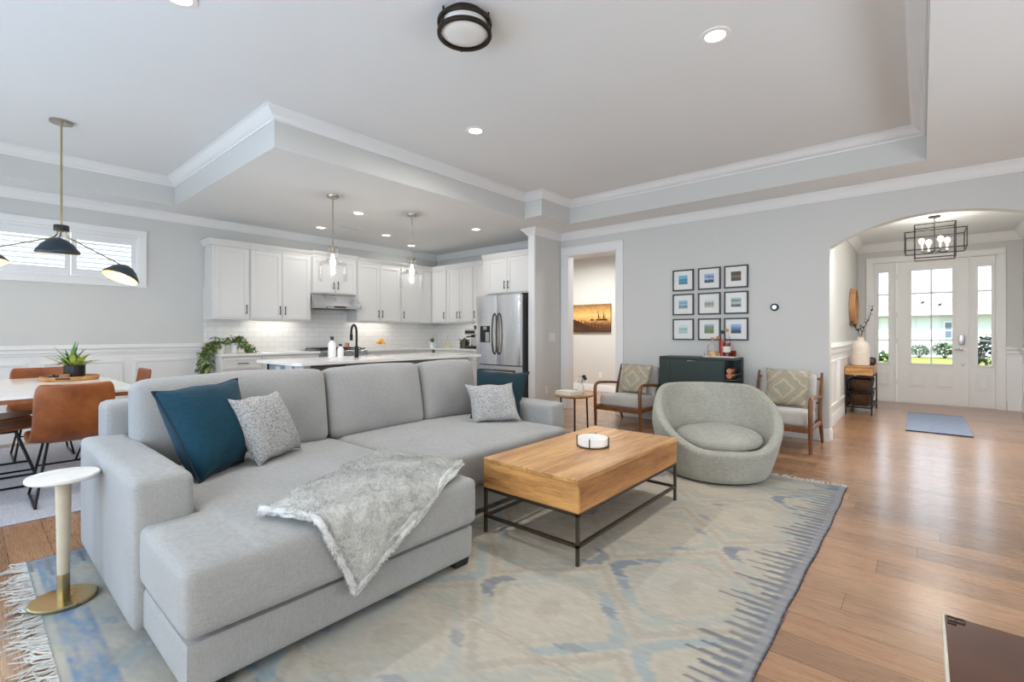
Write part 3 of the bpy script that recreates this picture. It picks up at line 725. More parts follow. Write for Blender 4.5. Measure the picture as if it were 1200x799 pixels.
def fuzz(bm, vs, n, count, seed, ln=(.008, .017)):
    g = random.Random(seed)
    for _ in range(count):
        i = g.randrange(n); j = g.randrange(n); a, c = g.random(), g.random()
        A, B_, C_ = vs[i, j].co, vs[i+1, j].co, vs[i, j+1].co
        p = A+(B_-A)*a+(C_-A)*c; nn = (B_-A).cross(C_-A).normalized()
        if nn.z < -.2 or (abs(nn.z) < .3 and nn.x < 0): nn = -nn
        d = (nn+Vector((g.uniform(-.9, .9), g.uniform(-.9, .9), g.uniform(-.7, .3)))).normalized()*g.uniform(*ln)
        s_ = Vector((g.uniform(-1, 1), g.uniform(-1, 1), g.uniform(-1, 1))).normalized()*.0016
        bm.faces.new((bm.verts.new(p-s_), bm.verts.new(p+s_), bm.verts.new(p+d)))
b = BM(); vs_, n_ = throw_sheet(b, QA, .032); fz = BM(); fuzz(fz, vs_, n_, 15000, 3); obj('fur_pile', fz, 'fur', T, True, 180, kind='stuff')
o = obj('fur_top', b, 'fur', T, True, 180); m = o.modifiers.new('thickness', 'SOLIDIFY'); m.thickness = .016; m.offset = -1
QB = ((-.27, .785), (-.70, 1.64), (-.19, 1.815), (.31, 1.035))
b = BM(); throw_sheet(b, QB, .014, seed=1.3); o = obj('fur_underside', b, 'furpale', T, True, 180); m = o.modifiers.new('thickness', 'SOLIDIFY'); m.thickness = .010; m.offset = -1
def edge_pts(Q, a, c, lift, k=26):
    out = []
    for i in range(k+1):
        t = i/k; s = Q[a][0]*(1-t)+Q[c][0]*t; y = Q[a][1]*(1-t)+Q[c][1]*t
        x, z = drape(s, .468+.022*max(0, 1-((y-1.2)/.6)**2)); fr = max(0, min(1, (s+.05)/(.05*pi/2)))
        out.append((x+sin(fr*pi/2)*lift, y+.006*sin(9*t), z+cos(fr*pi/2)*lift))
    return out
b = BM(); ep = edge_pts(QA, 0, 3, .012)+edge_pts(QA, 3, 2, .012)[1:]; tube(b, ep, [.011+.003*sin(k*1.7)+.002*sin(k*.6) for k in range(len(ep))], 8)
g = random.Random(6)
for k in range(5000):
    i = g.randrange(len(ep)-1); p = Vector(ep[i]).lerp(Vector(ep[i+1]), g.random()); d = Vector((g.uniform(-1, 1), g.uniform(-1, 1), g.uniform(-1, 1))).normalized(); q = p+d*.010; s_ = d.orthogonal()*.0018
    b.faces.new((b.verts.new(q-s_), b.verts.new(q+s_), b.verts.new(q+d*g.uniform(.006, .016)+Vector((0, 0, -.003)))))
obj('rolled_hem', b, 'furpale', T, True, 180)

# ---------------------------------------------------------------- coffee table and dish
K = thing('coffee_table', 'rectangular mango wood coffee table on a thin black metal frame', 'table', (-1.64, 2.665, 0))
x0, x1, y0, y1 = -1.972, -1.308, 2.028, 3.302
b = BM(); box(b, x0, -1.643, y0, y1, .425, .45, .0025); obj('top_panel', b, 'mango', K, True)
b = BM(); box(b, -1.640, x1, y0, y1, .425, .45, .0025); obj('top_panel', b, 'mango', K, True)
b = BM(); box(b, x0+.002, x0+.022, y0+.02, y1-.02, .276, .4245); box(b, x1-.022, x1-.002, y0+.02, y1-.02, .276, .4245); box(b, x0+.02, x1-.02, y0+.022, y1-.022, .276, .29); obj('side_apron', b, 'mangoside', K, True)
b = BM(); box(b, x0+.002, x1-.002, y0+.002, y0+.022, .276, .4245, .0015); obj('end_apron', b, 'mangox', K, True)
b = BM(); box(b, x0+.002, x1-.002, y1-.022, y1-.002, .276, .4245, .0015); obj('end_apron', b, 'mangox', K, True)
b = BM(); r_ = .0085
for z in (.267, .108):
    box(b, x0+.002, x1-.002, y0+.002, y0+.002+2*r_, z-r_, z+r_); box(b, x0+.002, x1-.002, y1-.002-2*r_, y1-.002, z-r_, z+r_)
    box(b, x0+.002, x0+.002+2*r_, y0+.01, y1-.01, z-r_, z+r_); box(b, x1-.002-2*r_, x1-.002, y0+.01, y1-.01, z-r_, z+r_)
obj('frame_rail', b, 'gunmetal', K, True)
for x in (x0+.002, x1-.002-2*r_):
    for y in (y0+.002, y1-.002-2*r_):
        b = BM(); box(b, x, x+2*r_, y, y+2*r_, .0095, .276, .001); obj('leg', b, 'gunmetal', K, True)
Dd = thing('marble_dish', 'round white marble dish in a thin bronze cradle on the coffee table', 'dish', (-1.63, 2.70, .45))
b = BM(); lathe(b, [(0, .008), (.093, .008), (.098, .014), (.098, .058), (.094, .060), (.086, .060), (.083, .056), (.083, .026), (0, .024)], seg=48); obj('bowl', b, 'white', Dd)
b = BM(); tube(b, [(.101*cos(2*pi*k/40), .101*sin(2*pi*k/40), .005) for k in range(40)], .0042, 6, True)
for a in (.35, 1.92, 3.49, 5.06): tube(b, [(.104*cos(a), .104*sin(a), .004), (.104*cos(a), .104*sin(a), .066)], .0045, 6)
obj('cradle', b, 'gunmetal', Dd)

# ---------------------------------------------------------------- pedestal drink table
K = thing('drink_table', 'small round marble topped pedestal table on a brass base beside the sofa arm', 'table', (-2.868, .297, 0))
b = BM(); lathe(b, [(0, .546), (.119, .546), (.125, .552), (.125, .562), (.121, .567), (0, .568)], seg=48); obj('top', b, 'marble', K)
b = BM(); lathe(b, [(0, .12), (.021, .12), (.024, .3), (.028, .546), (0, .546)], seg=24); obj('stem', b, plain('whitewashed_wood', (196, 184, 160), .6, var=.12, scale=12), K)
b = BM(); lathe(b, [(0, .022), (.0225, .022), (.0225, .13), (0, .13)], seg=24); obj('collar', b, 'brass', K)
b = BM(); lathe(b, [(0, .010), (.112, .010), (.116, .014), (.116, .022), (.111, .026), (0, .026)], seg=48); obj('base', b, 'brass', K)

# ---------------------------------------------------------------- swivel tub chair
K = thing('swivel_chair', 'round beige boucle swivel tub chair with a loose seat cushion', 'armchair', (-1.335, 4.2, 0), radians(35))
def tub():
    b = BM(); N = 88; rings = []
    for k in range(N):
        th = 2*pi*k/N                      # 0 = front (-y local)
        f = (1-cos(th))/2; f = max(0, min(1, (f-.03)/.80)); f = f*f*(3-2*f)
        zr = .285+.445*f**.8
        dx, dy = sin(th), -cos(th); pts = []
        def ro(z):
            t = z/.73; return .40+.125*sin(min(1, t*1.25)*pi/2)-.075*max(0, t-.55)**1.5*3 - .02*(1-min(1, z/.06))
        wall = .062+.018*(1-f)
        for i in range(15): z = .025+(zr-.035-.025)*i/14; pts.append((ro(z), z))
        rz_ = ro(zr-.035)
        for i in range(1, 9): a = pi*i/9; pts.append((rz_-wall/2+wall/2*cos(a), zr-.035+.035*sin(a)))
        zi = .25
        for i in range(9):
            z = (zr-.035)+(zi-(zr-.035))*i/8; t = i/8
            pts.append((rz_-wall-(.03+.10*f)*t**1.3, z))
        pts.append((.2, zi)); pts.append((.0001, zi))
        rings.append([b.verts.new((dx*r, dy*r*1.0, z)) for r, z in pts])
    for k in range(N):
        A, B_ = rings[k], rings[(k+1) % N]
        for i in range(len(A)-1): b.faces.new((A[i], B_[i], B_[i+1], A[i+1]))
    bmesh.ops.remove_doubles(b, verts=b.verts[:], dist=.0004); bmesh.ops.recalc_face_normals(b, faces=b.faces[:]); return b
obj('tub_shell', tub(), 'chairfab', K, ang=80)
b = BM(); N = 60; prof = [(0, .0), (.8, .0), (.95, .02), (1.0, .055), (.97, .09), (.86, .115), (.6, .135), (.3, .145), (0, .147)]
lathe(b, prof, (0, 0, .262), N)
for v in b.verts:
    v.co.x *= .335; v.co.y = v.co.y*.365-.07
    if v.co.y > .2: v.co.y = .2+(v.co.y-.2)*.7
    v.co.z += .006*sin(v.co.x*9)
obj('seat_cushion', b, 'chairfab', K, ang=80)
b = BM(); lathe(b, [(0, .009), (.37, .009), (.375, .012), (.375, .028), (0, .028)], seg=48); obj('swivel_base', b, 'blackp', K)

# ---------------------------------------------------------------- two wood-frame lounge chairs
def lounge(label, loc):
    K = thing('lounge_chair', label, 'armchair', loc, 0, 'wood framed lounge chairs along the picture wall'); w = .31
    b = BM(); softbox(b, -w+.035, w-.035, .02, .56, .255, .41, .04, (.004, .01, .015), 11, Matrix.Translation((0, 0, .0)) @ Matrix.Rotation(radians(-4), 4, 'X')); obj('seat_cushion', b, 'seatfab', K)
    b = BM(); softbox(b, -w+.04, w-.04, -.06, .06, 0, .42, .045, (.004, .02, .004), 11); xf(b, Matrix.Translation((0, .56, .34)) @ Matrix.Rotation(radians(-20), 4, 'X')); obj('back_cushion', b, 'seatfab', K)
    for s in (-1, 1):
        x = s*w
        b = BM(); P = [(x, .015, 0), (x, .005, .25), (x, 0, .47), (x, .012, .515), (x, .05, .54), (x, .11, .548), (x, .35, .53), (x, .60, .505)]
        tube(b, P, [.017, .021, .022, .021, .020, .019, .018, .016], 10); obj('leg', b, 'walnut', K)
        b = BM(); tube(b, [(x, .74, 0), (x, .66, .14), (x, .58, .25), (x, .57, .32), (x, .62, .50), (x, .715, .755)], [.014, .018, .021, .021, .019, .012], 10); obj('leg', b, 'walnut', K)
        b = BM(); box(b, x-.012, x+.012, .01, .60, .215, .262, .005); obj('side_rail', b, 'walnut', K)
    b = BM(); box(b, -w, w, .0, .026, .205, .258, .006); obj('front_rail', b, 'walnut', K)
    b = BM(); box(b, -w, w, .575, .60, .22, .26, .004); tube(b, [(-w, .60, .44), (w, .60, .44)], .013, 8); tube(b, [(-w, .69, .69), (w, .69, .69)], .013, 8); obj('back_rail', b, 'walnut', K)
    return K
lounge('wood framed lounge chair with grey cushions between the round side table and dark cabinet', (-2.89, 5.36, 0))
lounge('wood framed lounge chair with grey cushions beside the arched opening', (-1.13, 5.40, 0))
pillow('lumbar_pillow', 'faded medallion pillow on the lounge chair near the hall opening', 'pillow', ((-3.06, 5.86, .775), (-2.63, 5.86, .775), (-2.67, 5.74, .405), (-3.06, 5.74, .405)), .06, 'medal', None, .05, 'medallion pillows on the lounge chairs', 20)
pillow('lumbar_pillow', 'faded medallion pillow on the lounge chair beside the arched opening', 'pillow', ((-1.32, 5.90, .80), (-.885, 5.90, .785), (-.915, 5.78, .408), (-1.31, 5.78, .408)), .06, 'medal', None, .05, 'medallion pillows on the lounge chairs', 20)

# ---------------------------------------------------------------- round side table, book, flower vase
K = thing('side_table', 'small round wooden side table with thin black legs beside the far sofa arm', 'table', (-3.24, 4.93, 0))
b = BM(); lathe(b, [(0, .418), (.238, .418), (.243, .424), (.243, .436), (.238, .442), (0, .442)], seg=48); obj('top', b, 'oak', K)
for a in (-.95, 1.15, 3.2):
    b = BM(); tube(b, [(.185*cos(a), .185*sin(a), .418), (.20*cos(a), .20*sin(a), 0)], .011, 8); obj('leg', b, 'bronze', K)
b = BM(); tube(b, [(.185*cos(2*pi*k/24), .185*sin(2*pi*k/24), .41) for k in range(24)], .007, 6, True); obj('ring', b, 'bronze', K)
K = thing('book', 'thick cream book lying on the round side table', 'book', (-3.27, 4.86, .442), radians(-12))
b = BM(); box(b, -.135, .135, -.10, .10, 0, .004, .001); box(b, -.135, .135, -.10, .10, .036, .040, .001); box(b, -.135, -.131, -.10, .10, 0, .04, .001); obj('cover', b, plain('pale_green_cover', (216, 214, 200), .7, var=.03), K)
b = BM(); box(b, -.131, .13, -.095, .095, .004, .036); obj('pages', b, 'paper', K)
K = thing('flower_vase', 'small white vase with pale blooms and one dark bud on the side table', 'vase', (-3.23, 5.07, .442))
b = BM(); lathe(b, [(0, 0), (.035, 0), (.042, .02), (.040, .07), (.026, .10), (.024, .115), (.020, .115), (.020, .1), (0, .1)], seg=24); obj('vase_body', b, 'white', K)
b = BM(); rr = random.Random(5)
for k in range(5):
    a = k*1.3; hd = Vector((.04*cos(a), .04*sin(a), .15+.02*(k % 3))); tube(b, [(0, 0, .1), hd], .002, 5)
    for q in range(9):
        c = rr.uniform(0, 6.3); e = rr.uniform(-.1, 1.3); leaf(b, hd, (cos(c)*cos(e), sin(c)*cos(e), sin(e)), .042, .03, .3, 4)
obj('pale_blooms', b, 'white', K)
b = BM(); tube(b, [(0, 0, .11), (.03, -.01, .18), (.05, -.02, .205)], .003, 5); softbox(b, .035, .085, -.045, .005, .185, .225, .02, (0, 0, .003), 4); softbox(b, .06, .105, -.05, -.01, .165, .2, .018, (0, 0, .003), 4); obj('dark_bud', b, 'blackp', K)
# ---------------------------------------------------------------- dark bar cabinet and what stands on it
K = thing('bar_cabinet', 'dark green bar cabinet with flap doors and an open side rack against the picture wall', 'cabinet', (-2.07, 6.03, 0))
x0, x1, y0, y1 = -2.545, -1.635, 5.845, 6.2
b = BM(); box(b, x0, x1, y0, y1, .868, .893, .002); box(b, x0, x0+.02, y0, y1, .06, .868); box(b, x0, x1-.13, y0+.02, y0+.03, .06, .868)
box(b, x1-.13, x1-.115, y0+.003, y1, .06, .868); box(b, x0, x1, y1-.012, y1, .06, .868); box(b, x0, x1, y0, y1, .06, .08); box(b, x1-.018, x1, y1-.06, y1, .06, .868)
obj('carcass', b, 'darkgreen', K, True)
b = BM(); box(b, x0+.02, x0+.14, y0-.002, y0+.018, .085, .862, .002); obj('side_panel', b, 'darkgreen', K, True)
for z0, z1 in ((.525, .862), (.09, .518)):
    b = BM(); box(b, x0+.143, x1-.133, y0-.004, y0+.018, z0, z1, .002); d = obj('flap_door', b, 'darkgreen', K, True)
    b = BM(); xm = x0+.41; box(b, xm-.05, xm+.05, y0-.014, y0-.004, z1-.018, z1-.008, .002); obj('handle', b, 'nickel', d, True)
b = BM()
for z in (.40, .52, .64, .70): tube(b, [(x1-.11, y0+.02, z), (x1-.006, y0+.02, z)], .004, 6); tube(b, [(x1-.006, y0+.02, z), (x1-.006, y1-.02, z)], .004, 6)
obj('side_rack', b, 'nickel', K, True)
for x, y in ((x0+.03, y0+.03), (x1-.03, y0+.03), (x0+.03, y1-.03), (x1-.03, y1-.03)):
    b = BM(); tube(b, [(x, y, 0), (x, y, .06)], .015, 10); obj('foot', b, 'blackp', K, True)
for i, z in enumerate((.655, .715)):
    b = BM(); lathe(b, [(0, 0), (.03, 0), (.034, .03), (.034, .15), (.014, .2), (.013, .26), (0, .26)], seg=20, M4=Matrix.Translation((-1.70, 5.80, z+.035-.035)) @ Matrix.Rotation(radians(-90), 4, 'X')); xf(b, Matrix.Translation((0, .05, .03)))
    solo('wine_bottle', b, 'copper', ('copper capped bottle in the lower slot of the side rack', 'copper capped bottle in the upper slot of the side rack')[i], 'bottle', (-1.70, 5.95, z), group='bottles in the side rack', world=True)
K = thing('serving_tray', 'thin pale tray under the bottles on the dark cabinet', 'tray', (-1.845, 6.02, .893))
b = BM(); box(b, -.18, .18, -.09, .09, 0, .006, .002); obj('tray_base', b, 'vase', K)
b = BM(); box(b, -.18, .18, -.09, -.084, .006, .018); box(b, -.18, .18, .084, .09, .006, .018); box(b, -.18, -.174, -.084, .084, .006, .018); box(b, .174, .18, -.084, .084, .006, .018); obj('tray_rim', b, 'vase', K)
M['amber'] = glass('amber_glass', (.75, .32, .10), .2); M['redg'] = glass('red_glass', (.62, .07, .04), .2)
M['dkliq'] = plain('dark_red_liquid', (110, 34, 22), .2, var=.1); M['redliq'] = plain('red_liquid', (172, 40, 24), .2, var=.1); M['palliq'] = plain('peach_liquid', (222, 180, 120), .25, var=.25, scale=30)
M['cork'] = plain('cork', (190, 140, 90), .8, var=.15, scale=60); M['label'] = plain('white_label', (226, 222, 214), .7, var=.04)
def bottle(label, loc, r, hb, hn, liq, lv, cap, capm, lab=None):
    K = thing('bottle', label, 'bottle', loc, 0, 'bottles on the bar tray')
    rn = min(.016, r*.4)
    b = BM(); lathe(b, [(0, 0), (r*.96, 0), (r, .006), (r, hb*.82), (r*.85, hb*.93), (rn*1.3, hb), (rn, hb+.01), (rn, hb+hn)], seg=28); obj('glass_body', b, 'glass', K)
    b = BM(); lathe(b, [(0, .004), (r*.92, .004), (r*.93, lv), (0, lv)], seg=28); obj('liquid', b, liq, K)
    b = BM(); lathe(b, [(0, 0), (rn*1.25, 0), (rn*1.35, cap*.5), (rn*1.25, cap), (0, cap)], (0, 0, hb+hn-.01), 16); obj('stopper', b, capm, K)
    if lab:
        b = BM(); lathe(b, [(r*1.01, lab[0]), (r*1.015, lab[0]), (r*1.015, lab[1]), (r*1.01, lab[1])], seg=28); obj('paper_label', b, 'label', K)
    return K
ZT = .899
bottle('round clear decanter with a peach drink and cork stopper on the bar tray', (-1.93, 5.985, ZT), .062, .16, .05, 'palliq', .075, .035, 'cork')
bottle('second clear decanter behind the peach decanter on the bar tray', (-1.885, 6.045, ZT), .045, .17, .055, 'palliq', .05, .035, 'cork')
bottle('tall red bottle with a black cap on the bar tray', (-1.835, 6.05, ZT), .042, .21, .08, 'redliq', .205, .04, 'blackp')
bottle('tall bottle with dark red spirit, white label and cork top on the bar tray', (-1.765, 5.985, ZT), .043, .25, .06, 'dkliq', .17, .04, 'cork', (.06, .13))
b = BM(); lathe(b, [(0, 0), (.026, 0), (.029, .004), (.029, .075), (.026, .078), (.026, .01), (0, .008)], seg=24); solo('tumbler', b, 'amber', 'small amber glass at the right end of the bar tray', 'glass', (-1.695, 6.0, ZT))
b = BM(); lathe(b, [(0, 0), (.028, 0), (.032, .004), (.035, .06), (.033, .062), (.030, .008), (0, .006)], seg=24); solo('tumbler', b, 'glass', 'small clear glass at the left end of the bar tray', 'glass', (-2.0, 5.99, ZT))

# ---------------------------------------------------------------- nine framed photographs
def art(name, stops, axis=2, nscale=30, namt=.25, c0=-.06, c1=.06):
    k = NT(name); c = k.n('ShaderNodeTexCoord'); sp = k.n('ShaderNodeSeparateXYZ'); k.l(c.outputs['Object'], sp.inputs[0])
    mr = k.n('ShaderNodeMapRange'); mr.inputs['From Min'].default_value = c0; mr.inputs['From Max'].default_value = c1; k.l(sp.outputs[axis], mr.inputs[0])
    nz = k.noise(k.coord(scale=(1, 1, 2.5)), nscale, 4, .65)
    f = k.math('ADD', mr.outputs[0], k.math('MULTIPLY', k.math('SUBTRACT', nz, .5), namt))
    k.col(k.ramp(f, [(p, srgb(*q)) for p, q in stops])); k.set(Roughness=.35); return k.m
ARTS = [
 ('turquoise sea photograph', art('art_sea', [(0, (40, 110, 130)), (.4, (60, 150, 168)), (.6, (44, 120, 170)), (.75, (120, 190, 205)), (1, (90, 160, 190))])),
 ('blue and white harbour photograph', art('art_harbour', [(0, (30, 44, 84)), (.35, (60, 80, 130)), (.5, (190, 204, 224)), (.6, (70, 96, 150)), (1, (170, 190, 220))], namt=.9, nscale=22)),
 ('dark brown night photograph', art('art_night', [(0, (58, 46, 28)), (.45, (76, 60, 36)), (.52, (170, 150, 110)), (.58, (80, 64, 40)), (1, (52, 42, 28))], namt=.15)),
 ('pale blue beach photograph', art('art_beach', [(0, (176, 190, 186)), (.3, (60, 90, 110)), (.45, (150, 196, 210)), (.7, (88, 140, 176)), (1, (196, 214, 224))], namt=.3)),
 ('washed out village photograph', art('art_village', [(0, (200, 206, 196)), (.35, (150, 150, 130)), (.55, (130, 130, 120)), (.7, (200, 210, 214)), (1, (220, 228, 230))], namt=.8)),
 ('misty dark shoreline photograph', art('art_mist', [(0, (60, 66, 62)), (.28, (96, 104, 98)), (.4, (176, 188, 184)), (.62, (150, 166, 160)), (.72, (70, 86, 78)), (.85, (160, 176, 176)), (1, (190, 204, 204))], namt=.25)),
 ('pale green bay photograph', art('art_bay', [(0, (150, 180, 172)), (.4, (180, 206, 200)), (.55, (120, 150, 140)), (.65, (196, 214, 214)), (1, (210, 224, 226))], namt=.3)),
 ('green field photograph', art('art_field', [(0, (120, 130, 50)), (.35, (90, 120, 50)), (.55, (130, 140, 96)), (.7, (110, 120, 124)), (1, (160, 176, 190))], namt=.6)),
 ('blue mountain lake photograph', art('art_lake', [(0, (40, 50, 52)), (.3, (50, 70, 100)), (.5, (70, 110, 150)), (.65, (110, 140, 180)), (1, (150, 176, 214))], namt=.35)),
]
M['frame'] = plain('black_frame', (48, 48, 44), .4, var=.08)
for i, (nm, am) in enumerate(ARTS):
    cx = (-2.375, -2.042, -1.722)[i % 3]; cz = (1.880, 1.562, 1.236)[i//3]; h = .139
    K = thing('picture_frame', 'black framed %s in the %s row of the wall grid' % (nm, ('top', 'middle', 'bottom')[i//3]), 'picture', (cx, 6.205, cz), 0, 'nine framed photographs')
    b = BM(); w = .017
    for a, c, e, g in ((-h, h, h-w, h), (-h, h, -h, -h+w), (-h, -h+w, -h+w, h-w), (h-w, h, -h+w, h-w)): box(b, a, c, -.012, .013, e, g, .002)
    obj('frame', b, 'frame', K)
    b = BM(); box(b, -h+w, h-w, -.002, .010, -h+w, h-w); obj('mat_board', b, 'mat', K)
    b = BM(); box(b, -.058, .058, -.0035, -.0015, -.052, .062); obj('print', b, am, K)
    b = BM(); box(b, -h+w, h-w, -.0075, -.0065, -h+w, h-w); obj('glazing', b, 'glaze', K)
K = thing('thermostat', 'round black smart thermostat on the picture wall', 'thermostat', (-1.30, 6.219, 1.49))
b = BM(); R90 = Matrix.Rotation(radians(90), 4, 'X'); lathe(b, [(0, 0), (.040, 0), (.042, .006), (.042, .024), (.038, .028), (0, .028)], seg=40, M4=R90); obj('ring_body', b, 'black', K)
b = BM(); lathe(b, [(0, .028), (.026, .028), (.024, .030), (0, .0305)], seg=40, M4=R90); obj('display', b, 'steel', K)

def plate(name, label, loc, rz, w=.075, h=.118, kind='outlet', n=1):
    K = thing(name, label, 'switch' if kind == 'switch' else 'outlet', loc, rz)
    b = BM(); box(b, -w/2, w/2, -.006, 0, -h/2, h/2, .003); obj('cover_plate', b, 'plate', K)
    for k in range(n):
        x = (k-(n-1)/2)*.046
        if kind == 'switch': b = BM(); box(b, x-.016, x+.016, -.010, -.005, -.033, .033, .002); obj('rocker', b, 'plate', K)
        else:
            for z in (-.022, .022): b = BM(); box(b, x-.016, x+.016, -.008, -.005, z-.014, z+.014, .004); obj('socket', b, 'plate', K)
plate('light_switch', 'white triple light switch on the wall beside the refrigerator', (-4.34, 5.985, 1.125), radians(90), .165, .12, 'switch', 3)
plate('wall_outlet', 'white outlet low on the wall beside the refrigerator', (-4.34, 5.84, .32), radians(90))
plate('wall_outlet', 'white outlet low on the hall wall behind the side table', (-4.95, 8.499, .33), 0)
def _dock():
    k = NT('sepia_dock_print'); c = k.n('ShaderNodeTexCoord'); sp = k.n('ShaderNodeSeparateXYZ'); k.l(c.outputs['Object'], sp.inputs[0])
    mr = k.n('ShaderNodeMapRange'); mr.inputs['From Min'].default_value = -.29; mr.inputs['From Max'].default_value = .29; k.l(sp.outputs[2], mr.inputs[0])
    nz = k.noise(k.coord(scale=(2, 1, 6), rot=(0, .25, 0)), 4, 5, .65)
    f = k.math('ADD', mr.outputs[0], k.math('MULTIPLY', k.math('SUBTRACT', nz, .5), .42))
    k.col(k.ramp(f, [(0, srgb(62, 34, 16)), (.28, srgb(112, 68, 30)), (.42, srgb(196, 146, 78)), (.6, srgb(226, 186, 116)), (.78, srgb(196, 150, 84)), (1, srgb(122, 84, 42))])); k.set(Roughness=.5); return k.m
K = thing('canvas_print', 'sepia canvas of a wooden dock and boats on the hall wall', 'picture', (-5.17, 8.478, 1.49))
b = BM(); box(b, -.47, .47, -.02, .015, -.285, .285, .002); obj('canvas', b, _dock(), K)
b = BM(); 
prism(b, [(-.45, -.02), (-.44, -.005), (.12, -.20), (.40, -.272), (-.02, -.272), (-.46, -.16)], 'y', -.0215, -.019)
for k in range(11):
    t = k/10; x = -.44+.80*t; z0 = -.12-.15*t*.9; box(b, x-.006-.004*t, x+.006+.004*t, -.0225, -.019, max(-.27, z0-.08), z0+.10-.0*t+.03*(1-t))
for x, z1 in ((.19, .16), (.25, .12), (.31, .18), (.36, .09), (.05, .07)): box(b, x-.003, x+.003, -.0215, -.019, -.02, z1); prism(b, [(x-.05, -.02), (x+.05, -.02), (x+.04, -.05), (x-.04, -.05)], 'y', -.0215, -.019)
for x in (.19, .31): prism(b, [(x, .15), (x+.035, -.01), (x, -.01)], 'y', -.0212, -.019)
obj('dock_silhouette', b, plain('sepia_dark', (70, 38, 18), .5, var=.3, scale=30), K)

# ---------------------------------------------------------------- dining table, chairs, centrepiece
K = thing('dining_table', 'long white topped dining table with a brown wood edge', 'table', (-5.5, .43, 0))
tx0, tx1, ty0, ty1 = -6.42, -4.60, -.04, .925
M['wtop'] = plain('white_table_top', (238, 236, 232), .22, var=.02, coat=.3)
def rrect(x0, x1, y0, y1, r, n=6):
    out = []
    for cx, cy, a in ((x1-r, y1-r, 0), (x0+r, y1-r, pi/2), (x0+r, y0+r, pi), (x1-r, y0+r, 1.5*pi)):
        out += [(cx+r*cos(a+pi/2*k/n), cy+r*sin(a+pi/2*k/n)) for k in range(n+1)]
    return out
b = BM(); prism(b, rrect(tx0, tx1, ty0, ty1, .05), 'z', .742, .76); obj('top', b, 'wtop', K, True)
b = BM(); prism(b, rrect(tx0+.004, tx1-.004, ty0+.004, ty1-.004, .05), 'z', .712, .742); obj('wood_edge', b, wood('table_wood', (168, 104, 58), (120, 70, 36), 'x', 1, .4), K, True)
for x in (-6.05, -4.98):
    for y in (.10, .78):
        b = BM(); tube(b, [(x, y, .712), (x, y, .011)], .022, 8); obj('leg', b, 'black', K, True)
    b = BM(); box(b, x-.02, x+.02, .10, .78, .69, .712, .003); obj('cross_rail', b, 'black', K, True)
def dining_chair():
    K = thing('dining_chair', '', 'chair', (0, 0, 0), 0, 'tan leather dining chairs')
    # side profile: front lip, seat, bend, back; local -y is the front
    prof = [(-.235, .452), (-.22, .468), (-.12, .463), (0, .452), (.10, .447), (.165, .455), (.205, .49), (.225, .55), (.24, .64), (.255, .74), (.265, .825), (.267, .842)]
    b = BM(); nx = 14; rows = []
    for i, (y, z) in enumerate(prof):
        t = i/(len(prof)-1); hw = .215+.025*sin(min(1, t*1.6)*pi)-.012*max(0, t-.6)*2
        if i == 0 or i == len(prof)-1: hw -= .03
        if i == 1 or i == len(prof)-2: hw -= .006
        rows.append([])
        for j in range(nx+1):
            u = -1+2*j/nx; cup = u*u
            if t > .5: yy, zz = y-.035*cup, z
            else: yy, zz = y, z+.022*cup
            rows[-1].append(b.verts.new((u*hw, yy, zz)))
    for i in range(len(rows)-1):
        for j in range(nx): b.faces.new((rows[i][j], rows[i][j+1], rows[i+1][j+1], rows[i+1][j]))
    o = obj('shell_seat', b, 'leather', K, ang=180)
    m = o.modifiers.new('thickness', 'SOLIDIFY'); m.thickness = .026; m.offset = -1; m2 = o.modifiers.new('soft', 'SUBSURF'); m2.levels = m2.render_levels = 1
    for s in (-1, 1):
        b = BM(); x = s*.20
        tube(b, [(s*.13, -.10, .435), (x, -.225, .022), (x, -.235, .0195), (x, .215, .0195), (x, .205, .03), (s*.13, .10, .43)], .0085, 6)
        tube(b, [(s*.13, -.10, .432), (s*.13, .10, .43)], .0085, 6); obj('leg', b, 'black', K)
    b = BM()
    for y in (-.10, .10): tube(b, [(-.13, y, .432), (.13, y, .432)], .0085, 6)
    tube(b, [(-.165, -.155, .23), (.165, -.155, .23)], .007, 6); obj('cross_bar', b, 'black', K)
    return K
ch0 = dining_chair(); first = [True]
for x, y, rz, lab in ((-4.685, .525, -90, 'tan leather dining chair with its back turned to the sofa'),
                      (-6.46, .52, 90, 'tan leather dining chair facing the sofa from the far table end'),
                      (-5.72, .92, 0, 'tan leather chair on the kitchen side of the dining table'),
                      (-5.40, .18, 180, 'tan leather chair on the near long side of the dining table, closest to the sofa'),
                      (-5.99, .18, 180, 'tan leather chair on the near long side of the dining table, towards the window wall')):
    if first[0]: ch0.location = (x, y, 0); ch0.rotation_euler = (0, 0, radians(rz)); ch0['label'] = lab; first[0] = False
    else: dup(ch0, (x, y, 0), radians(rz), lab)
K = thing('wooden_tray', 'round light wooden tray with cut out handles on the dining table', 'tray', (-5.93, .66, .76))
b = BM(); lathe(b, [(0, 0), (.19, 0), (.202, .006), (.207, .036), (.200, .038), (.190, .012), (0, .010)], seg=48); obj('tray_dish', b, 'mangox', K)
b = BM(); box(b, .186, .211, -.05, .05, .016, .030, .004); xf(b, Matrix.Rotation(-.35, 4, 'Z')); obj('handle_slot', b, 'blackp', K)
K = thing('potted_plant', 'leafy green plant in a black pot on the dining table', 'plant', (-5.95, .69, .7705))
b = BM(); lathe(b, [(0, 0), (.070, 0), (.076, .006), (.078, .118), (.072, .120), (.069, .105), (0, .10)], seg=40); obj('pot', b, 'blackp', K)
rr = random.Random(12)
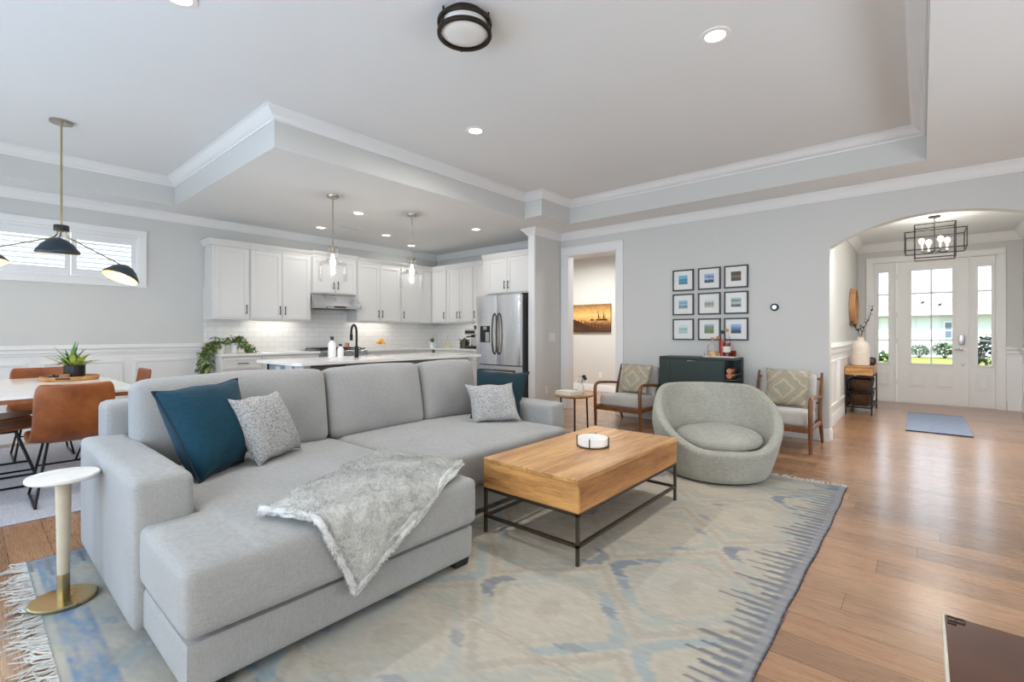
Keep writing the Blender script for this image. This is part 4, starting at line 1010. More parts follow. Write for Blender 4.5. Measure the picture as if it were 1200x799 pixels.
for nm, mm, n in (('dark_leaves', 'leafg', 26), ('lime_leaves', 'leafl', 32)):
    b = BM()
    for k in range(n):
        a = rr.uniform(0, 2*pi); el = rr.uniform(.35, 1.45); d = (cos(a)*cos(el), sin(a)*cos(el), sin(el)); leaf(b, (rr.uniform(-.03, .03), rr.uniform(-.03, .03), .10), d, rr.uniform(.12, .30), rr.uniform(.028, .048), rr.uniform(.05, .5))
    obj(nm, b, mm, K, ang=180)
b = BM()
for k in range(14): a = k*.45; tube(b, [(0, 0, .09), (.04*cos(a), .04*sin(a), .17)], .003, 5)
obj('stems', b, 'leafg', K)
b = BM(); lathe(b, [(0, 0), (.032, 0), (.034, .004), (.034, .032), (.028, .036), (.010, .036), (.010, .046), (0, .046)], seg=24); solo('candle_tin', b, 'blackp', 'small round black tin on the wooden tray', 'tin', (-5.88, .545, .771))
b = BM(); lathe(b, [(0, 0), (.030, 0), (.036, .02), (.034, .045), (.030, .047), (.028, .02), (0, .015)], seg=24); solo('wooden_cup', b, 'oak', 'small pale wooden cup beside the black pot on the tray', 'cup', (-5.82, .61, .771))

# ---------------------------------------------------------------- ceiling fixtures
M['gilt'] = plain('gilt_lining', (232, 196, 130), .45, metal=.2)
K = thing('chandelier', 'three armed brass chandelier with black dome shades over the dining table', 'light', (-5.73, .58, TR))
b = BM(); lathe(b, [(0, -.022), (.075, -.022), (.08, -.018), (.08, 0), (0, 0)], seg=40); obj('canopy', b, 'nickel', K)
b = BM(); tube(b, [(0, 0, -.02), (0, 0, -.91)], .0075, 10); obj('rod', b, 'brass', K)
b = BM(); lathe(b, [(0, -.965), (.05, -.965), (.052, -.96), (.052, -.92), (.05, -.915), (0, -.915)], seg=32); obj('hub', b, 'blackp', K)
ta = atan2(-.58, 5.73)
for a, rad, zend, tilt in ((ta-.12, .20, -1.07, .12), (ta+radians(118), .52, -1.215, .42), (ta-radians(122), .60, -1.155, .30)):
    d = Vector((cos(a), sin(a), 0)); e = d*rad
    b = BM(); tube(b, [d*.03+Vector((0, 0, -.96)), d*.032+Vector((0, 0, -.99)), d*.05+Vector((0, 0, -1.015)), d*.09+Vector((0, 0, -1.03)), e+Vector((0, 0, zend))], .0065, 8); arm = obj('arm', b, 'brass', K)
    Mx = Matrix.Translation(e+Vector((0, 0, zend))) @ Matrix.Rotation(a, 4, 'Z') @ Matrix.Rotation(tilt, 4, 'Y')
    dome = [(0, .014), (.03, .010), (.065, -.008), (.10, -.040), (.13, -.082), (.148, -.115)]
    b = BM(); lathe(b, [(r, z) for r, z in dome][::-1], seg=40, M4=Mx); sh = obj('dome_shade', b, 'shade', K)
    m = sh.modifiers.new('thickness', 'SOLIDIFY'); m.thickness = .003; m.offset = 1
    b = BM(); lathe(b, [(max(0, r*.975-.001), z-.007) for r, z in dome][::-1], seg=40, M4=Mx); obj('gilt_lining', b, M['gilt'], sh)
    b = BM(); lathe(b, [(0, -.115), (.02, -.108), (.03, -.085), (.026, -.06), (.014, -.04), (.014, -.02), (0, -.02)], seg=20, M4=Mx); obj('bulb', b, 'bulb', sh)
    light('chandelier_bulb', 'POINT', Mx @ Vector((0, 0, -.135)), (0, 0, 0), 4, (1, .84, .62), parent=K, radius=.03)

def downlight(label, x, y, z, e):
    K = thing('recessed_light', label, 'light', (x, y, z), 0, 'recessed ceiling lights')
    b = BM(); lathe(b, [(.058, -.001), (.062, -.008), (.088, -.006), (.092, -.001)], seg=40); obj('trim_ring', b, 'white', K)
    b = BM(); lathe(b, [(0, -.003), (.060, -.003), (.060, -.0015), (0, -.0015)], seg=40); obj('lens', b, 'lens', K)
    d = light('recessed_lamp', 'AREA', (0, 0, -.012), (0, 0, 0), e, CAN['color'], .12, parent=K, spread=radians(170)); d.data.shape = 'DISK'
LV = 20
for lab, x, y in (('recessed light in the raised living room ceiling nearest the arched opening', -.977, 3.08), ('recessed light in the raised living room ceiling beside the kitchen beam', -3.106, 3.09), ('recessed light at the very top edge of the picture', -3.115, .79)):
    downlight(lab, x, y, TR, LV)
for lab, x, y in (('recessed kitchen light nearest the tall cabinets at the window end', -6.69, 3.46), ('recessed kitchen light beside the near glass pendant', -5.515, 3.36), ('recessed kitchen light between the two glass pendants', -6.435, 4.41), ('recessed kitchen light in the inner corner of the cabinets', -6.85, 5.22), ('recessed kitchen light in front of the refrigerator', -5.045, 5.03)):
    downlight(lab, x, y, CE, 4)
downlight('recessed light above the dock canvas in the hall', -5.0, 7.4, CE, 32)
downlight('added unseen lamp in the hall ceiling just behind the cased opening', -3.9, 7.2, CE, 34)  # fixture added out of view to brighten the hall wall
downlight('added unseen lamp at the closed end of the hall ceiling', -6.3, 7.4, CE, 20)  # another unseen fixture, added for more hall light
downlight('added unseen lamp in the foyer ceiling behind the arch, left side', -.35, 6.72, CE, 26)  # unseen fixture added to brighten the foyer floor, door and left wall
downlight('added unseen lamp in the foyer ceiling behind the arch, right side', .65, 6.72, CE, 26)  # its unseen partner, added for the same foyer fill

K = thing('flush_mount_light', 'round dark bronze double ring flush mount ceiling light', 'light', (-2.035, 1.935, TR))
b = BM(); lathe(b, [(0, -.012), (.12, -.012), (.12, 0), (0, 0)], seg=48); obj('canopy', b, 'bronze', K)
for z in (-.045, -.105):
    b = BM(); lathe(b, [(.138, z-.010), (.158, z-.010), (.160, z-.006), (.160, z+.006), (.158, z+.010), (.138, z+.010), (.138, z-.010)], seg=56); obj('ring', b, 'bronze', K)
b = BM(); lathe(b, [(0, -.122), (.06, -.120), (.11, -.112), (.134, -.10), (.136, -.02), (0, -.018)], seg=48); obj('frosted_shade', b, 'frost', K)
for a in (.4, 2.5, 4.6): b = BM(); tube(b, [(.150*cos(a), .150*sin(a), -.11), (.150*cos(a), .150*sin(a), -.008)], .006, 6); softbox(b, .158*cos(a)-.008, .158*cos(a)+.008, .158*sin(a)-.008, .158*sin(a)+.008, -.117, -.093, .006, (0, 0, 0), 3); obj('post', b, 'bronze', K)

def pendant(label, x, y):
    K = thing('pendant_light', label, 'light', (x, y, CE), 0, 'glass pendants over the island')
    b = BM(); lathe(b, [(0, -.03), (.055, -.03), (.062, -.022), (.065, 0), (0, 0)], seg=32); obj('canopy', b, 'nickel', K)
    b = BM(); tube(b, [(0, 0, -.03), (0, 0, -.56)], .007, 8); obj('rod', b, 'nickel', K)
    b = BM(); lathe(b, [(0, -.66), (.018, -.66), (.020, -.60), (.055, -.588), (.055, -.575), (.012, -.560), (0, -.56)], seg=28); obj('socket_cap', b, 'nickel', K)
    b = BM(); pr = [(.152, -.965), (.155, -.955), (.155, -.80), (.15, -.775), (.135, -.76), (.075, -.735), (.060, -.715), (.056, -.69), (.056, -.60), (.052, -.585)]
    lathe(b, pr, seg=48); g = obj('glass_shade', b, 'glass', K, ang=180)
    b = BM(); lathe(b, [(0, -.80), (.018, -.792), (.03, -.765), (.028, -.735), (.017, -.70), (.014, -.66), (0, -.66)], seg=20); obj('bulb', b, 'fil', K)
    light('pendant_bulb', 'POINT', (0, 0, -.83), (0, 0, 0), 6, (1, .90, .76), parent=K, radius=.03)
pendant('clear glass pendant light over the near end of the island', -5.035, 2.745)
pendant('clear glass pendant light over the far end of the island', -5.045, 3.85)
K = thing('ceiling_vent', 'white slotted air vent in the kitchen ceiling', 'vent', (-6.38, 3.75, CE))
b = BM(); box(b, -.08, .08, -.16, .16, -.006, 0, .003); obj('vent_frame', b, 'trim', K)
for k in range(5): b = BM(); box(b, -.062, .062, -.13+k*.06, -.10+k*.06, -.009, -.005, .002); obj('slat', b, 'wall', K)
# ---------------------------------------------------------------- kitchen
def shaker(bm, x0, x1, z0, z1, y=-.02, w=.058):
    """a five-piece door front: recessed panel in a frame, front at y"""
    box(bm, x0+w-.004, x1-w+.004, y+.008, y+.02, z0+w-.004, z1-w+.004)
    box(bm, x0, x0+w, y, y+.02, z0, z1, .0015); box(bm, x1-w, x1, y, y+.02, z0, z1, .0015)
    box(bm, x0+w, x1-w, y, y+.02, z0, z0+w, .0015); box(bm, x0+w, x1-w, y, y+.02, z1-w, z1, .0015)
def pull(parent, x, z, y=-.02, ln=.13, vert=True):
    b = BM(); h = ln/2
    if vert:
        box(b, x-.005, x+.005, y-.034, y-.024, z-h, z+h, .002)
        for q in (-h+.02, h-.02): box(b, x-.004, x+.004, y-.026, y, z+q-.004, z+q+.004)
    else:
        box(b, x-h, x+h, y-.034, y-.024, z-.005, z+.005, .002)
        for q in (-h+.02, h-.02): box(b, x+q-.004, x+q+.004, y-.026, y, z-.004, z+.004)
    obj('handle', b, 'black', parent)
def cab_crown(bm, x0, x1, z, d, left=True, right=False):
    pr = [(-.021, z-.006), (-.021, z+.012), (-.026, z+.018), (-.036, z+.045), (-.052, z+.062), (-.056, z+.078), (.05, z+.078), (.05, z-.006)]
    xa = x0-(.05 if left else 0); xb = x1+(.05 if right else 0)
    A = [bm.verts.new((x0-(min(0, y)*-1 if left else 0), y, q)) for y, q in pr]; B_ = [bm.verts.new((x1+(min(0, y)*-1 if right else 0), y, q)) for y, q in pr]
    n = len(pr); fs = [bm.faces.new(A), bm.faces.new(B_)]
    for i in range(n): fs.append(bm.faces.new((A[i], A[(i+1) % n], B_[(i+1) % n], B_[i])))
    for side, xs in ((left, x0), (right, x1)):
        if side:
            sg = -1 if xs == x0 else 1
            C1 = [bm.verts.new((xs-sg*min(0, o)*1.0 if False else xs+sg*(-min(0, o)), (min(0, o)), q)) for o, q in pr[:6]]
            C2 = [bm.verts.new((xs+sg*(-min(0, o)), d, q)) for o, q in pr[:6]]
            for i in range(5): fs.append(bm.faces.new((C1[i], C1[i+1], C2[i+1], C2[i])))
    bmesh.ops.recalc_face_normals(bm, faces=fs)
def upper(label, loc, rz, w, z0, z1, doors, depth=.32, left=False, right=False, lit=False):
    K = thing('wall_cabinet', label, 'cabinet', loc, radians(rz), 'white kitchen wall cabinets')
    b = BM(); box(b, 0, w, 0, depth, z0, z1+.01, .001); obj('carcass', b, 'cab', K)
    for x0, x1, hs in doors:
        b = BM(); shaker(b, x0, x1, z0+.022, z1-.012); d = obj('door', b, 'cab', K)
        if hs: pull(d, x0+.035 if hs == 'l' else x1-.035, z0+.022+.12)
    b = BM(); cab_crown(b, 0, w, z1, depth, left, right); obj('cornice', b, 'cab', K)
    if lit:
        b = BM(); box(b, .08, w-.08, .05, .08, z0-.012, z0, .002); obj('light_strip', b, 'white', K)
        light('under_cabinet_lamp', 'AREA', (w/2, .16, z0-.02), (radians(25), 0, 0), 1.1*w, (1, .94, .86), w*.8, .03, parent=K)
    return K
FX, FYK = -7.09, 5.89
upper('white single door wall cabinet at the window end of the kitchen', (FX, 2.172, 0), 90, .456, 1.372, 2.36, [(.02, .44, 'r')], left=True)
upper('white double door wall cabinet left of the range hood', (FX, 2.630, 0), 90, .876, 1.372, 2.36, [(.012, .434, 'r'), (.440, .862, 'l')], lit=True)
upper('short white double door wall cabinet above the range hood', (FX-.0, 3.510, 0), 90, .774, 1.80, 2.375, [(.014, .384, 'r'), (.390, .760, 'l')])
upper('white double door wall cabinet right of the range hood', (FX, 4.288, 0), 90, .866, 1.372, 2.36, [(.012, .430, 'r'), (.436, .852, 'l')], lit=True)
upper('white single door wall cabinet beside the inner kitchen corner', (FX, 5.158, 0), 90, .725, 1.372, 2.36, [(.014, .49, 'l')])
upper('white single door wall cabinet on the refrigerator wall at the corner', (-7.08, FYK, 0), 0, .42, 1.372, 2.36, [(.01, .405, 'r')])
upper('white double door wall cabinet on the refrigerator wall', (-6.655, FYK, 0), 0, .69, 1.372, 2.36, [(.012, .342, 'r'), (.348, .678, 'l')], lit=True)
upper('white single door wall cabinet touching the refrigerator surround', (-5.96, FYK, 0), 0, .50, 1.372, 2.36, [(.014, .486, 'l')])
K = upper('deep white double door cabinet above the refrigerator', (-5.44, 5.60, 0), 0, .975, 1.80, 2.375, [(.10, .525, 'r'), (.531, .96, 'l')], depth=.68)
b = BM(); box(b, -.027, -.003, .01, .68, 0, 2.37, .002); obj('side_panel', b, 'cab', K)
b = BM(); box(b, XL-.001, XL+.008, 2.165, 6.3, .91, 1.80); box(b, XL, -5.47, 6.292, 6.301, .91, 1.38); struct('wall_backsplash', b, 'tile')
# base cabinets
def base_cab(label, loc, rz, w, drawers=1, doors=1, depth=.60):
    K = thing('base_cabinet', label, 'cabinet', loc, radians(rz), 'white kitchen base cabinets')
    b = BM(); box(b, 0, w, 0, depth, .10, .884, .001); box(b, .0, w, .07, depth, 0, .10); obj('carcass', b, 'cab', K)
    dw = (w-.03)/drawers
    for k in range(drawers):
        x0 = .015+k*dw+.003; x1 = x0+dw-.006
        b = BM(); shaker(b, x0, x1, .715, .862, w=.035); d = obj('drawer', b, 'cab', K); pull(d, (x0+x1)/2, .79, vert=False)
    dw = (w-.03)/doors
    for k in range(doors):
        x0 = .015+k*dw+.003; x1 = x0+dw-.006
        b = BM(); shaker(b, x0, x1, .12, .70); d = obj('door', b, 'cab', K); pull(d, x1-.035 if k == 0 else x0+.035, .60)
    return K
BX = -6.80
base_cab('white base cabinet at the window end of the kitchen counter', (BX, 2.18, 0), 90, .50)
base_cab('white base cabinet left of the range', (BX, 2.684, 0), 90, .80, 2, 2)
base_cab('white base cabinet right of the range', (BX, 4.30, 0), 90, .95, 2, 2)
base_cab('white corner base cabinet', (BX, 5.255, 0), 90, .40, 1, 1)
base_cab('white base cabinet beside the refrigerator', (-6.765, 5.68, 0), 0, 1.28, 2, 2)
b = BM(); box(b, XL+.01, -6.765, 2.165, 3.488, .884, .914, .003); solo('worktop', b, 'quartz', 'white quartz worktop left of the range', 'worktop', (-7.1, 2.82, .884), world=True)
b = BM(); prism(b, [(XL+.01, 4.292), (-6.765, 4.292), (-6.765, 5.645), (-5.475, 5.645), (-5.475, 6.29), (XL+.01, 6.29)], 'z', .884, .914); solo('worktop', b, 'quartz', 'white quartz worktop running right of the range and round the corner', 'worktop', (-7.1, 5.2, .884), world=True)
# hood
K = thing('range_hood', 'stainless steel sloped range hood over the cooktop', 'hood', (XL+.001, 3.895, 1.57))
b = BM(); prism(b, [(.008, .0), (.50, .0), (.50, .045), (.34, .225), (.008, .225)], 'y', -.395, .375); obj('canopy', b, 'steel', K)
b = BM(); box(b, .500, .503, -.10, .10, .012, .036, .001); obj('control_strip', b, 'blackp', K)
b = BM(); box(b, .06, .44, -.34, .32, -.004, .002); obj('filter', b, 'gunmetal', K)
# range
K = thing('range', 'stainless steel range with black grates and silver knobs', 'range', (-7.08, 3.89, 0))
b = BM(); box(b, XL+.02, -6.80, 3.495, 4.285, .02, .90, .003); box(b, XL+.02, -6.76, 3.495, 4.285, .885, .918, .003); obj('body', b, 'steel', K, True)
b = BM(); box(b, XL+.06, -6.82, 3.52, 4.26, .918, .924, .002); obj('cooktop', b, 'blackp', K, True)
for y in (3.65, 3.89, 4.13):
    b = BM()
    for x in (-7.28, -7.10, -6.92): box(b, x-.006, x+.006, y-.11, y+.11, .940, .956, .002)
    for q in (-.10, 0, .10): box(b, -7.33, -6.86, y+q-.006, y+q+.006, .940, .956, .002)
    for q in (-.10, .10):
        for x in (-7.32, -6.87): box(b, x-.006, x+.006, y+q-.006, y+q+.006, .924, .942)
    obj('grate', b, 'black', K, True)
for k in range(5):
    b = BM(); y = 3.62+k*.135; lathe(b, [(0, 0), (.022, 0), (.02, .03), (0, .03)], seg=16, M4=Matrix.Translation((-6.76, y, .845+.045)) @ Matrix.Rotation(radians(90), 4, 'Y')); obj('knob', b, 'steel', K, True)
b = BM(); box(b, -6.80, -6.785, 3.52, 4.26, .20, .80, .004); d = obj('oven_door', b, 'steel', K, True)
b = BM(); tube(b, [(-6.74, 3.58, .74), (-6.74, 4.20, .74)], .012, 10); obj('handle', b, 'steel', d, True)
# refrigerator
K = thing('refrigerator', 'stainless steel french door refrigerator with a black door dispenser', 'refrigerator', (-4.965, 5.85, 0))
fx0, fx1, fy = -5.43, -4.515, 5.41
b = BM(); box(b, fx0, fx1, fy+.075, 6.25, .02, 1.765, .006); obj('case', b, plain('dark_grey_case', (72, 72, 74), .5), K, True)
def fdoor(x0, x1, z0, z1):
    b = BM(); n = 10
    poly = [(x0, fy+.07)]+[(x0+(x1-x0)*i/n, fy+.014-.014*sin(pi*i/n)**.6) for i in range(n+1)]+[(x1, fy+.07)]
    prism(b, poly, 'z', z0, z1); return b
dl = obj('left_door', fdoor(fx0, -4.978, .70, 1.775), 'steelv', K, True)
dr = obj('right_door', fdoor(-4.970, fx1, .70, 1.775), 'steelv', K, True)
dz = obj('freezer_drawer', fdoor(fx0, fx1, .06, .685), 'steelv', K, True)
b = BM(); box(b, -5.33, -5.12, fy-.006, fy+.006, 1.04, 1.30, .004); ds = obj('dispenser', b, 'blackp', dl, True)
b = BM(); box(b, -5.205, -5.13, fy-.012, fy-.002, 1.05, 1.20, .002); box(b, -5.25, -5.18, fy-.013, fy-.002, 1.24, 1.29, .002); obj('dispenser_paddle', b, 'steel', dl, True)
for d, x in ((dl, -5.02), (dr, -4.93)):
    b = BM(); tube(b, [(x, fy+.004, .86), (x, fy-.030, .90), (x, fy-.052, 1.02), (x, fy-.058, 1.17), (x, fy-.052, 1.32), (x, fy-.030, 1.45), (x, fy+.004, 1.49)], .013, 10); obj('handle', b, 'gunmetal', d, True)
b = BM(); tube(b, [(-5.33, fy+.004, .60), (-5.30, fy-.035, .615), (-4.64, fy-.035, .615), (-4.61, fy+.004, .60)], .012, 10); obj('handle', b, 'gunmetal', dz, True)
# island
K = thing('kitchen_island', 'blue grey kitchen island with a white quartz top', 'island', (-4.73, 3.2, 0))
b = BM(); box(b, -5.12, -4.62, 2.08, 4.29, .10, .884, .003); box(b, -5.08, -4.66, 2.12, 4.25, 0, .10); obj('body', b, 'island', K, True)
for y0, y1 in ((2.10, 2.63), (2.65, 3.18), (3.20, 3.73), (3.75, 4.27)):
    b = BM(); t = BM(); shaker(t, 0, y1-y0, .12, .85, -.015); xf(t, Matrix.Translation((-4.62, y0, 0)) @ Matrix.Rotation(radians(90), 4, 'Z')); me = bpy.data.meshes.new('t'); t.to_mesh(me); t.free(); b.from_mesh(me); bpy.data.meshes.remove(me); obj('side_panel', b, 'island', K, True)
b = BM(); box(b, -5.118, -5.10, 2.065, 2.08, .0, .884); obj('corner_post', b, 'blackp', K, True)
b = BM(); prism(b, [(-5.16, 1.98), (-4.36, 1.98), (-4.30, 2.04), (-4.30, 4.38), (-5.16, 4.38)], 'z', .886, .914); o = obj('top', b, 'quartz', K, True)
for y in (2.09, 4.22):
    b = BM(); prism(b, [(-4.625, .885), (-4.36, .885), (-4.36, .85), (-4.47, .81), (-4.55, .71), (-4.57, .60), (-4.625, .58)], 'y', y, y+.06); obj('corbel', b, 'cab', K, True)
b = BM(); box(b, -4.70, -4.56, 2.066, 2.079, .0, .884, .003); obj('end_post', b, 'cab', K, True)
b = BM(); box(b, -4.93, -4.83, 2.072, 2.08, .72, .855, .003); obj('outlet', b, 'plate', K, True)
b = BM(); box(b, -5.11, -4.86, 2.95, 3.45, .908, .9148, .002); obj('sink_rim', b, 'steel', K, True)
K = thing('faucet', 'tall black gooseneck faucet on the island', 'faucet', (-4.80, 2.90, .914))
b = BM(); lathe(b, [(0, 0), (.027, 0), (.027, .006), (.022, .01), (.022, .12), (.016, .13), (0, .13)], seg=24); obj('base', b, 'black', K)
b = BM(); P = [(0, 0, .12), (0, 0, .28)]+[(-.055+.055*cos(t), 0, .28+.085*sin(t)) for t in [pi*k/10 for k in range(1, 11)]]+[(-.11, 0, .255)]; tube(b, P, .0125, 12); obj('gooseneck', b, 'black', K)
b = BM(); tube(b, [(-.11, 0, .262), (-.11, 0, .19)], .017, 14); obj('spray_head', b, 'black', K)
b = BM(); tube(b, [(0, .02, .085), (0, .045, .09), (.01, .10, .105)], .007, 8); obj('lever', b, 'black', K)
def soap(label, loc, h, r):
    K = thing('soap_bottle', label, 'bottle', loc, 0, 'white pump bottles by the faucet')
    b = BM(); lathe(b, [(0, 0), (r*.95, 0), (r, .006), (r, h*.62), (r*.8, h*.72), (r*.36, h*.79), (r*.34, h*.83), (0, h*.83)], seg=28); obj('bottle_body', b, 'white', K)
    b = BM(); lathe(b, [(0, h*.82), (r*.42, h*.82), (r*.42, h), (0, h)], seg=20); box(b, -r*.9, r*.1, -.006, .006, h*.94, h); obj('pump', b, 'blackp', K)
soap('taller white bottle with a black top on the island', (-5.08, 2.76, .914), .235, .043)
soap('shorter white bottle with a black top on the island', (-5.02, 2.83, .914), .15, .034)
b = BM(); lathe(b, [(0, 0), (.028, 0), (.033, .006), (.033, .07), (.03, .074), (.028, .01), (0, .01)], seg=24); solo('copper_cup', b, 'copper', 'small copper cup on the range behind the faucet', 'cup', (-6.93, 4.02, .957))
# bar stools
def stool():
    K = thing('bar_stool', '', 'stool', (0, 0, 0), 0, 'bar stools at the island')
    b = BM(); softbox(b, -.20, .20, -.20, .18, .60, .66, .025, (0, 0, .012), 7); obj('seat', b, 'leather', K)
    b = BM(); rows = []
    for k in range(15):
        a = radians(-70+10*k); rows.append([b.verts.new((.21*sin(a), .215*cos(a)-.03, z)) for z in (.68, .76, .862)])
    for k in range(14):
        for j in range(2): b.faces.new((rows[k][j], rows[k+1][j], rows[k+1][j+1], rows[k][j+1]))
    o = obj('backrest', b, 'leather', K, ang=180); m = o.modifiers.new('thickness', 'SOLIDIFY'); m.thickness = .022; m.offset = 0
    for sx in (-1, 1):
        for sy in (-1, 1):
            b = BM(); tube(b, [(sx*.15, sy*.15, .61), (sx*.21, sy*.20, 0)], .012, 8); obj('leg', b, 'black', K)
    b = BM(); q = .19; tube(b, [(-q, -q, .22), (q, -q, .22), (q, q, .22), (-q, q, .22)], .009, 6, True); obj('footrest', b, 'black', K)
    return K
st = stool()
for i, (y, lab) in enumerate(((2.42, 'brown leather bar stool at the near end of the island'), (2.92, 'brown leather bar stool at the middle of the island'), (3.46, 'brown leather bar stool at the far end of the island'))):
    if i == 0: st.location = (-4.12, y, 0); st.rotation_euler = (0, 0, radians(-90)); st['label'] = lab
    else: dup(st, (-4.12, y, 0), radians(-90), lab)
# things on the back counter
CT = .914
K = thing('fruit_bowl', 'small white footed bowl of oranges on the back counter', 'bowl', (-7.05, 4.74, CT))
b = BM(); lathe(b, [(0, 0), (.045, 0), (.04, .015), (.07, .045), (.105, .075), (.11, .082), (.104, .082), (.065, .052), (0, .03)], seg=32); obj('bowl', b, 'white', K)
b = BM(); lathe(b, [(.104, .080), (.111, .082), (.111, .086), (.104, .086), (.104, .080)], seg=32); obj('rim', b, 'white', K)
for k, (x, y, z, lab) in enumerate(((-.04, -.045, .095, 'orange at the near side of the white bowl'), (-.045, .045, .095, 'orange at the far side of the white bowl'), (.045, .0, .094, 'orange at the front of the white bowl'), (-.01, -.005, .145, 'orange on top of the pile in the white bowl'))):
    b = BM(); softbox(b, -.038, .038, -.038, .038, -.036, .036, .036, (.002, .002, .0), 6); solo('orange', b, 'orange', lab, 'fruit', (-7.05+x, 4.74+y, CT+z), group='oranges in the bowl')
K = thing('succulent', 'small spiky plant in a pale pot on the back counter', 'plant', (-6.95, 5.78, CT))
b = BM(); lathe(b, [(0, 0), (.048, 0), (.055, .10), (.048, .10), (.045, .09), (0, .09)], seg=28); obj('pot', b, plain('pale_blue_pot', (212, 220, 224), .5), K)
b = BM(); rr = random.Random(2)
for k in range(26): a = rr.uniform(0, 6.3); e = rr.uniform(.4, 1.4); leaf(b, (0, 0, .09), (cos(a)*cos(e), sin(a)*cos(e), sin(e)), rr.uniform(.08, .13), .02, .05, 4)
obj('leaves', b, 'leafg', K, ang=180)
K = thing('soap_dispenser', 'slim glass bottle with pale yellow liquid on the back counter', 'bottle', (-6.80, 6.02, CT))
b = BM(); lathe(b, [(0, 0), (.036, 0), (.038, .004), (.038, .10), (.014, .125), (.013, .15), (0, .15)], seg=24); obj('glass_body', b, 'glass', K)
b = BM(); lathe(b, [(0, .003), (.034, .003), (.034, .07), (0, .07)], seg=24); obj('liquid', b, plain('yellow_liquid', (236, 222, 150), .3), K)
b = BM(); tube(b, [(0, 0, .15), (0, 0, .20), (.03, -.02, .205)], .005, 8); obj('pump', b, 'nickel', K)
K = thing('kettle', 'dark gooseneck kettle beside the coffee machine', 'kettle', (-6.30, 5.99, CT))
b = BM(); lathe(b, [(0, .012), (.085, .012), (.088, .02), (.062, .15), (.055, .155), (.02, .17), (.012, .19), (0, .192)], seg=32); obj('body', b, 'gunmetal', K)
b = BM(); tube(b, [(.075, 0, .05), (.12, 0, .07), (.115, 0, .14), (.15, 0, .165)], .008, 8); xf(b, Matrix.Rotation(radians(180), 4, 'Z')); obj('spout', b, 'gunmetal', K)
b = BM(); tube(b, [(.06, 0, .15), (.11, 0, .155), (.12, 0, .09), (.085, 0, .06)], .009, 8); obj('handle', b, 'blackp', K)
b = BM(); lathe(b, [(0, 0), (.09, 0), (.09, .012), (0, .012)], seg=32); obj('base_plate', b, 'blackp', K)
K = thing('coffee_machine', 'silver espresso machine beside the refrigerator panel', 'coffee machine', (-6.03, 6.04, CT))
b = BM(); box(b, -.15, .15, -.02, .17, 0, .34, .015); box(b, -.15, .15, -.18, -.02, .24, .34, .015); obj('body', b, 'steel', K)
b = BM(); box(b, -.14, .14, -.19, -.02, 0, .045, .008); obj('drip_tray', b, 'blackp', K)
b = BM(); lathe(b, [(0, .20), (.035, .20), (.035, .24), (0, .24)], (0, -.10, 0), 20); tube(b, [(0, -.12, .215), (0, -.26, .205)], .012, 8); obj('portafilter', b, 'black', K)
b = BM(); lathe(b, [(0, .34), (.05, .34), (.065, .40), (.06, .41), (0, .41)], (-.07, .07, 0), 24); obj('bean_hopper', b, 'gunmetal', K)
b = BM(); box(b, -.12, .12, -.183, -.178, .265, .315, .001); obj('control_panel', b, 'blackp', K)
# trailing pothos
def pothos(label, loc, r, h, crown_n, trails, seed):
    K = thing('trailing_plant', label, 'plant', loc, 0, 'variegated trailing plants in white pots')
    b = BM(); lathe(b, [(0, 0), (r*.86, 0), (r*.9, .004), (r, h), (r*.92, h), (r*.88, h*.85), (0, h*.85)], seg=32); obj('pot', b, 'white', K)
    b = BM(); s = BM(); g = random.Random(seed)
    for k in range(crown_n):
        a = g.uniform(0, 6.3); e = g.uniform(-.1, 1.1); d = (cos(a)*cos(e), sin(a)*cos(e), sin(e)); q = g.uniform(.3, 1.1)*r
        leaf(b, (q*cos(a), q*sin(a), h+g.uniform(-.01, .08)), d, g.uniform(.05, .08), g.uniform(.035, .055), .5, 4)
    for tr in trails:
        pts = [Vector(p) for p in tr]; tube(s, pts, .003, 5)
        for i in range(len(pts)-1):
            for k in range(13):
                p = pts[i].lerp(pts[i+1], g.random())+Vector((g.uniform(-.045, .045), g.uniform(-.045, .045), g.uniform(-.03, .03)))
                leaf(b, p, (g.uniform(-1, 1), g.uniform(-1, 1), g.uniform(-.7, .4)), g.uniform(.05, .085), g.uniform(.04, .06), .4, 4)
    obj('foliage', b, 'leafv', K, ang=180); obj('stems', s, 'leafg', K); return K
pothos('trailing green plant spilling off the window end of the kitchen counter from a white pot', (-7.14, 2.27, CT), .06, .125, 26,
       [((0, -.03, .13), (.03, -.10, .13), (.06, -.17, .05), (.05, -.20, -.06), (.07, -.19, -.20)), ((.02, -.03, .13), (.09, -.10, .10), (.14, -.17, .0), (.13, -.19, -.12), (.15, -.19, -.28)), ((-.02, -.03, .13), (-.03, -.14, .10), (-.02, -.20, -.02), (0, -.22, -.16), (.02, -.21, -.26)), ((0, -.02, .13), (.10, -.14, .06), (.02, -.19, -.10), (.10, -.21, -.24)), ((.02, 0, .13), (.05, -.12, .12), (.16, -.19, -.06), (.05, -.21, -.22), (.12, -.20, -.34))], 3)
pothos('smaller trailing green plant in the second white pot on the kitchen counter', (-7.14, 2.455, CT), .055, .14, 26,
       [((.02, .02, .14), (.08, .08, .13), (.12, .14, .06), (.12, .17, .015)), ((0, -.02, .15), (-.02, -.08, .19), (.03, -.12, .17)), ((.02, .02, .14), (.05, .12, .14), (.06, .2, .08), (.07, .22, .02)), ((.0, .0, .16), (.03, .03, .2), (.05, .08, .21))], 8)

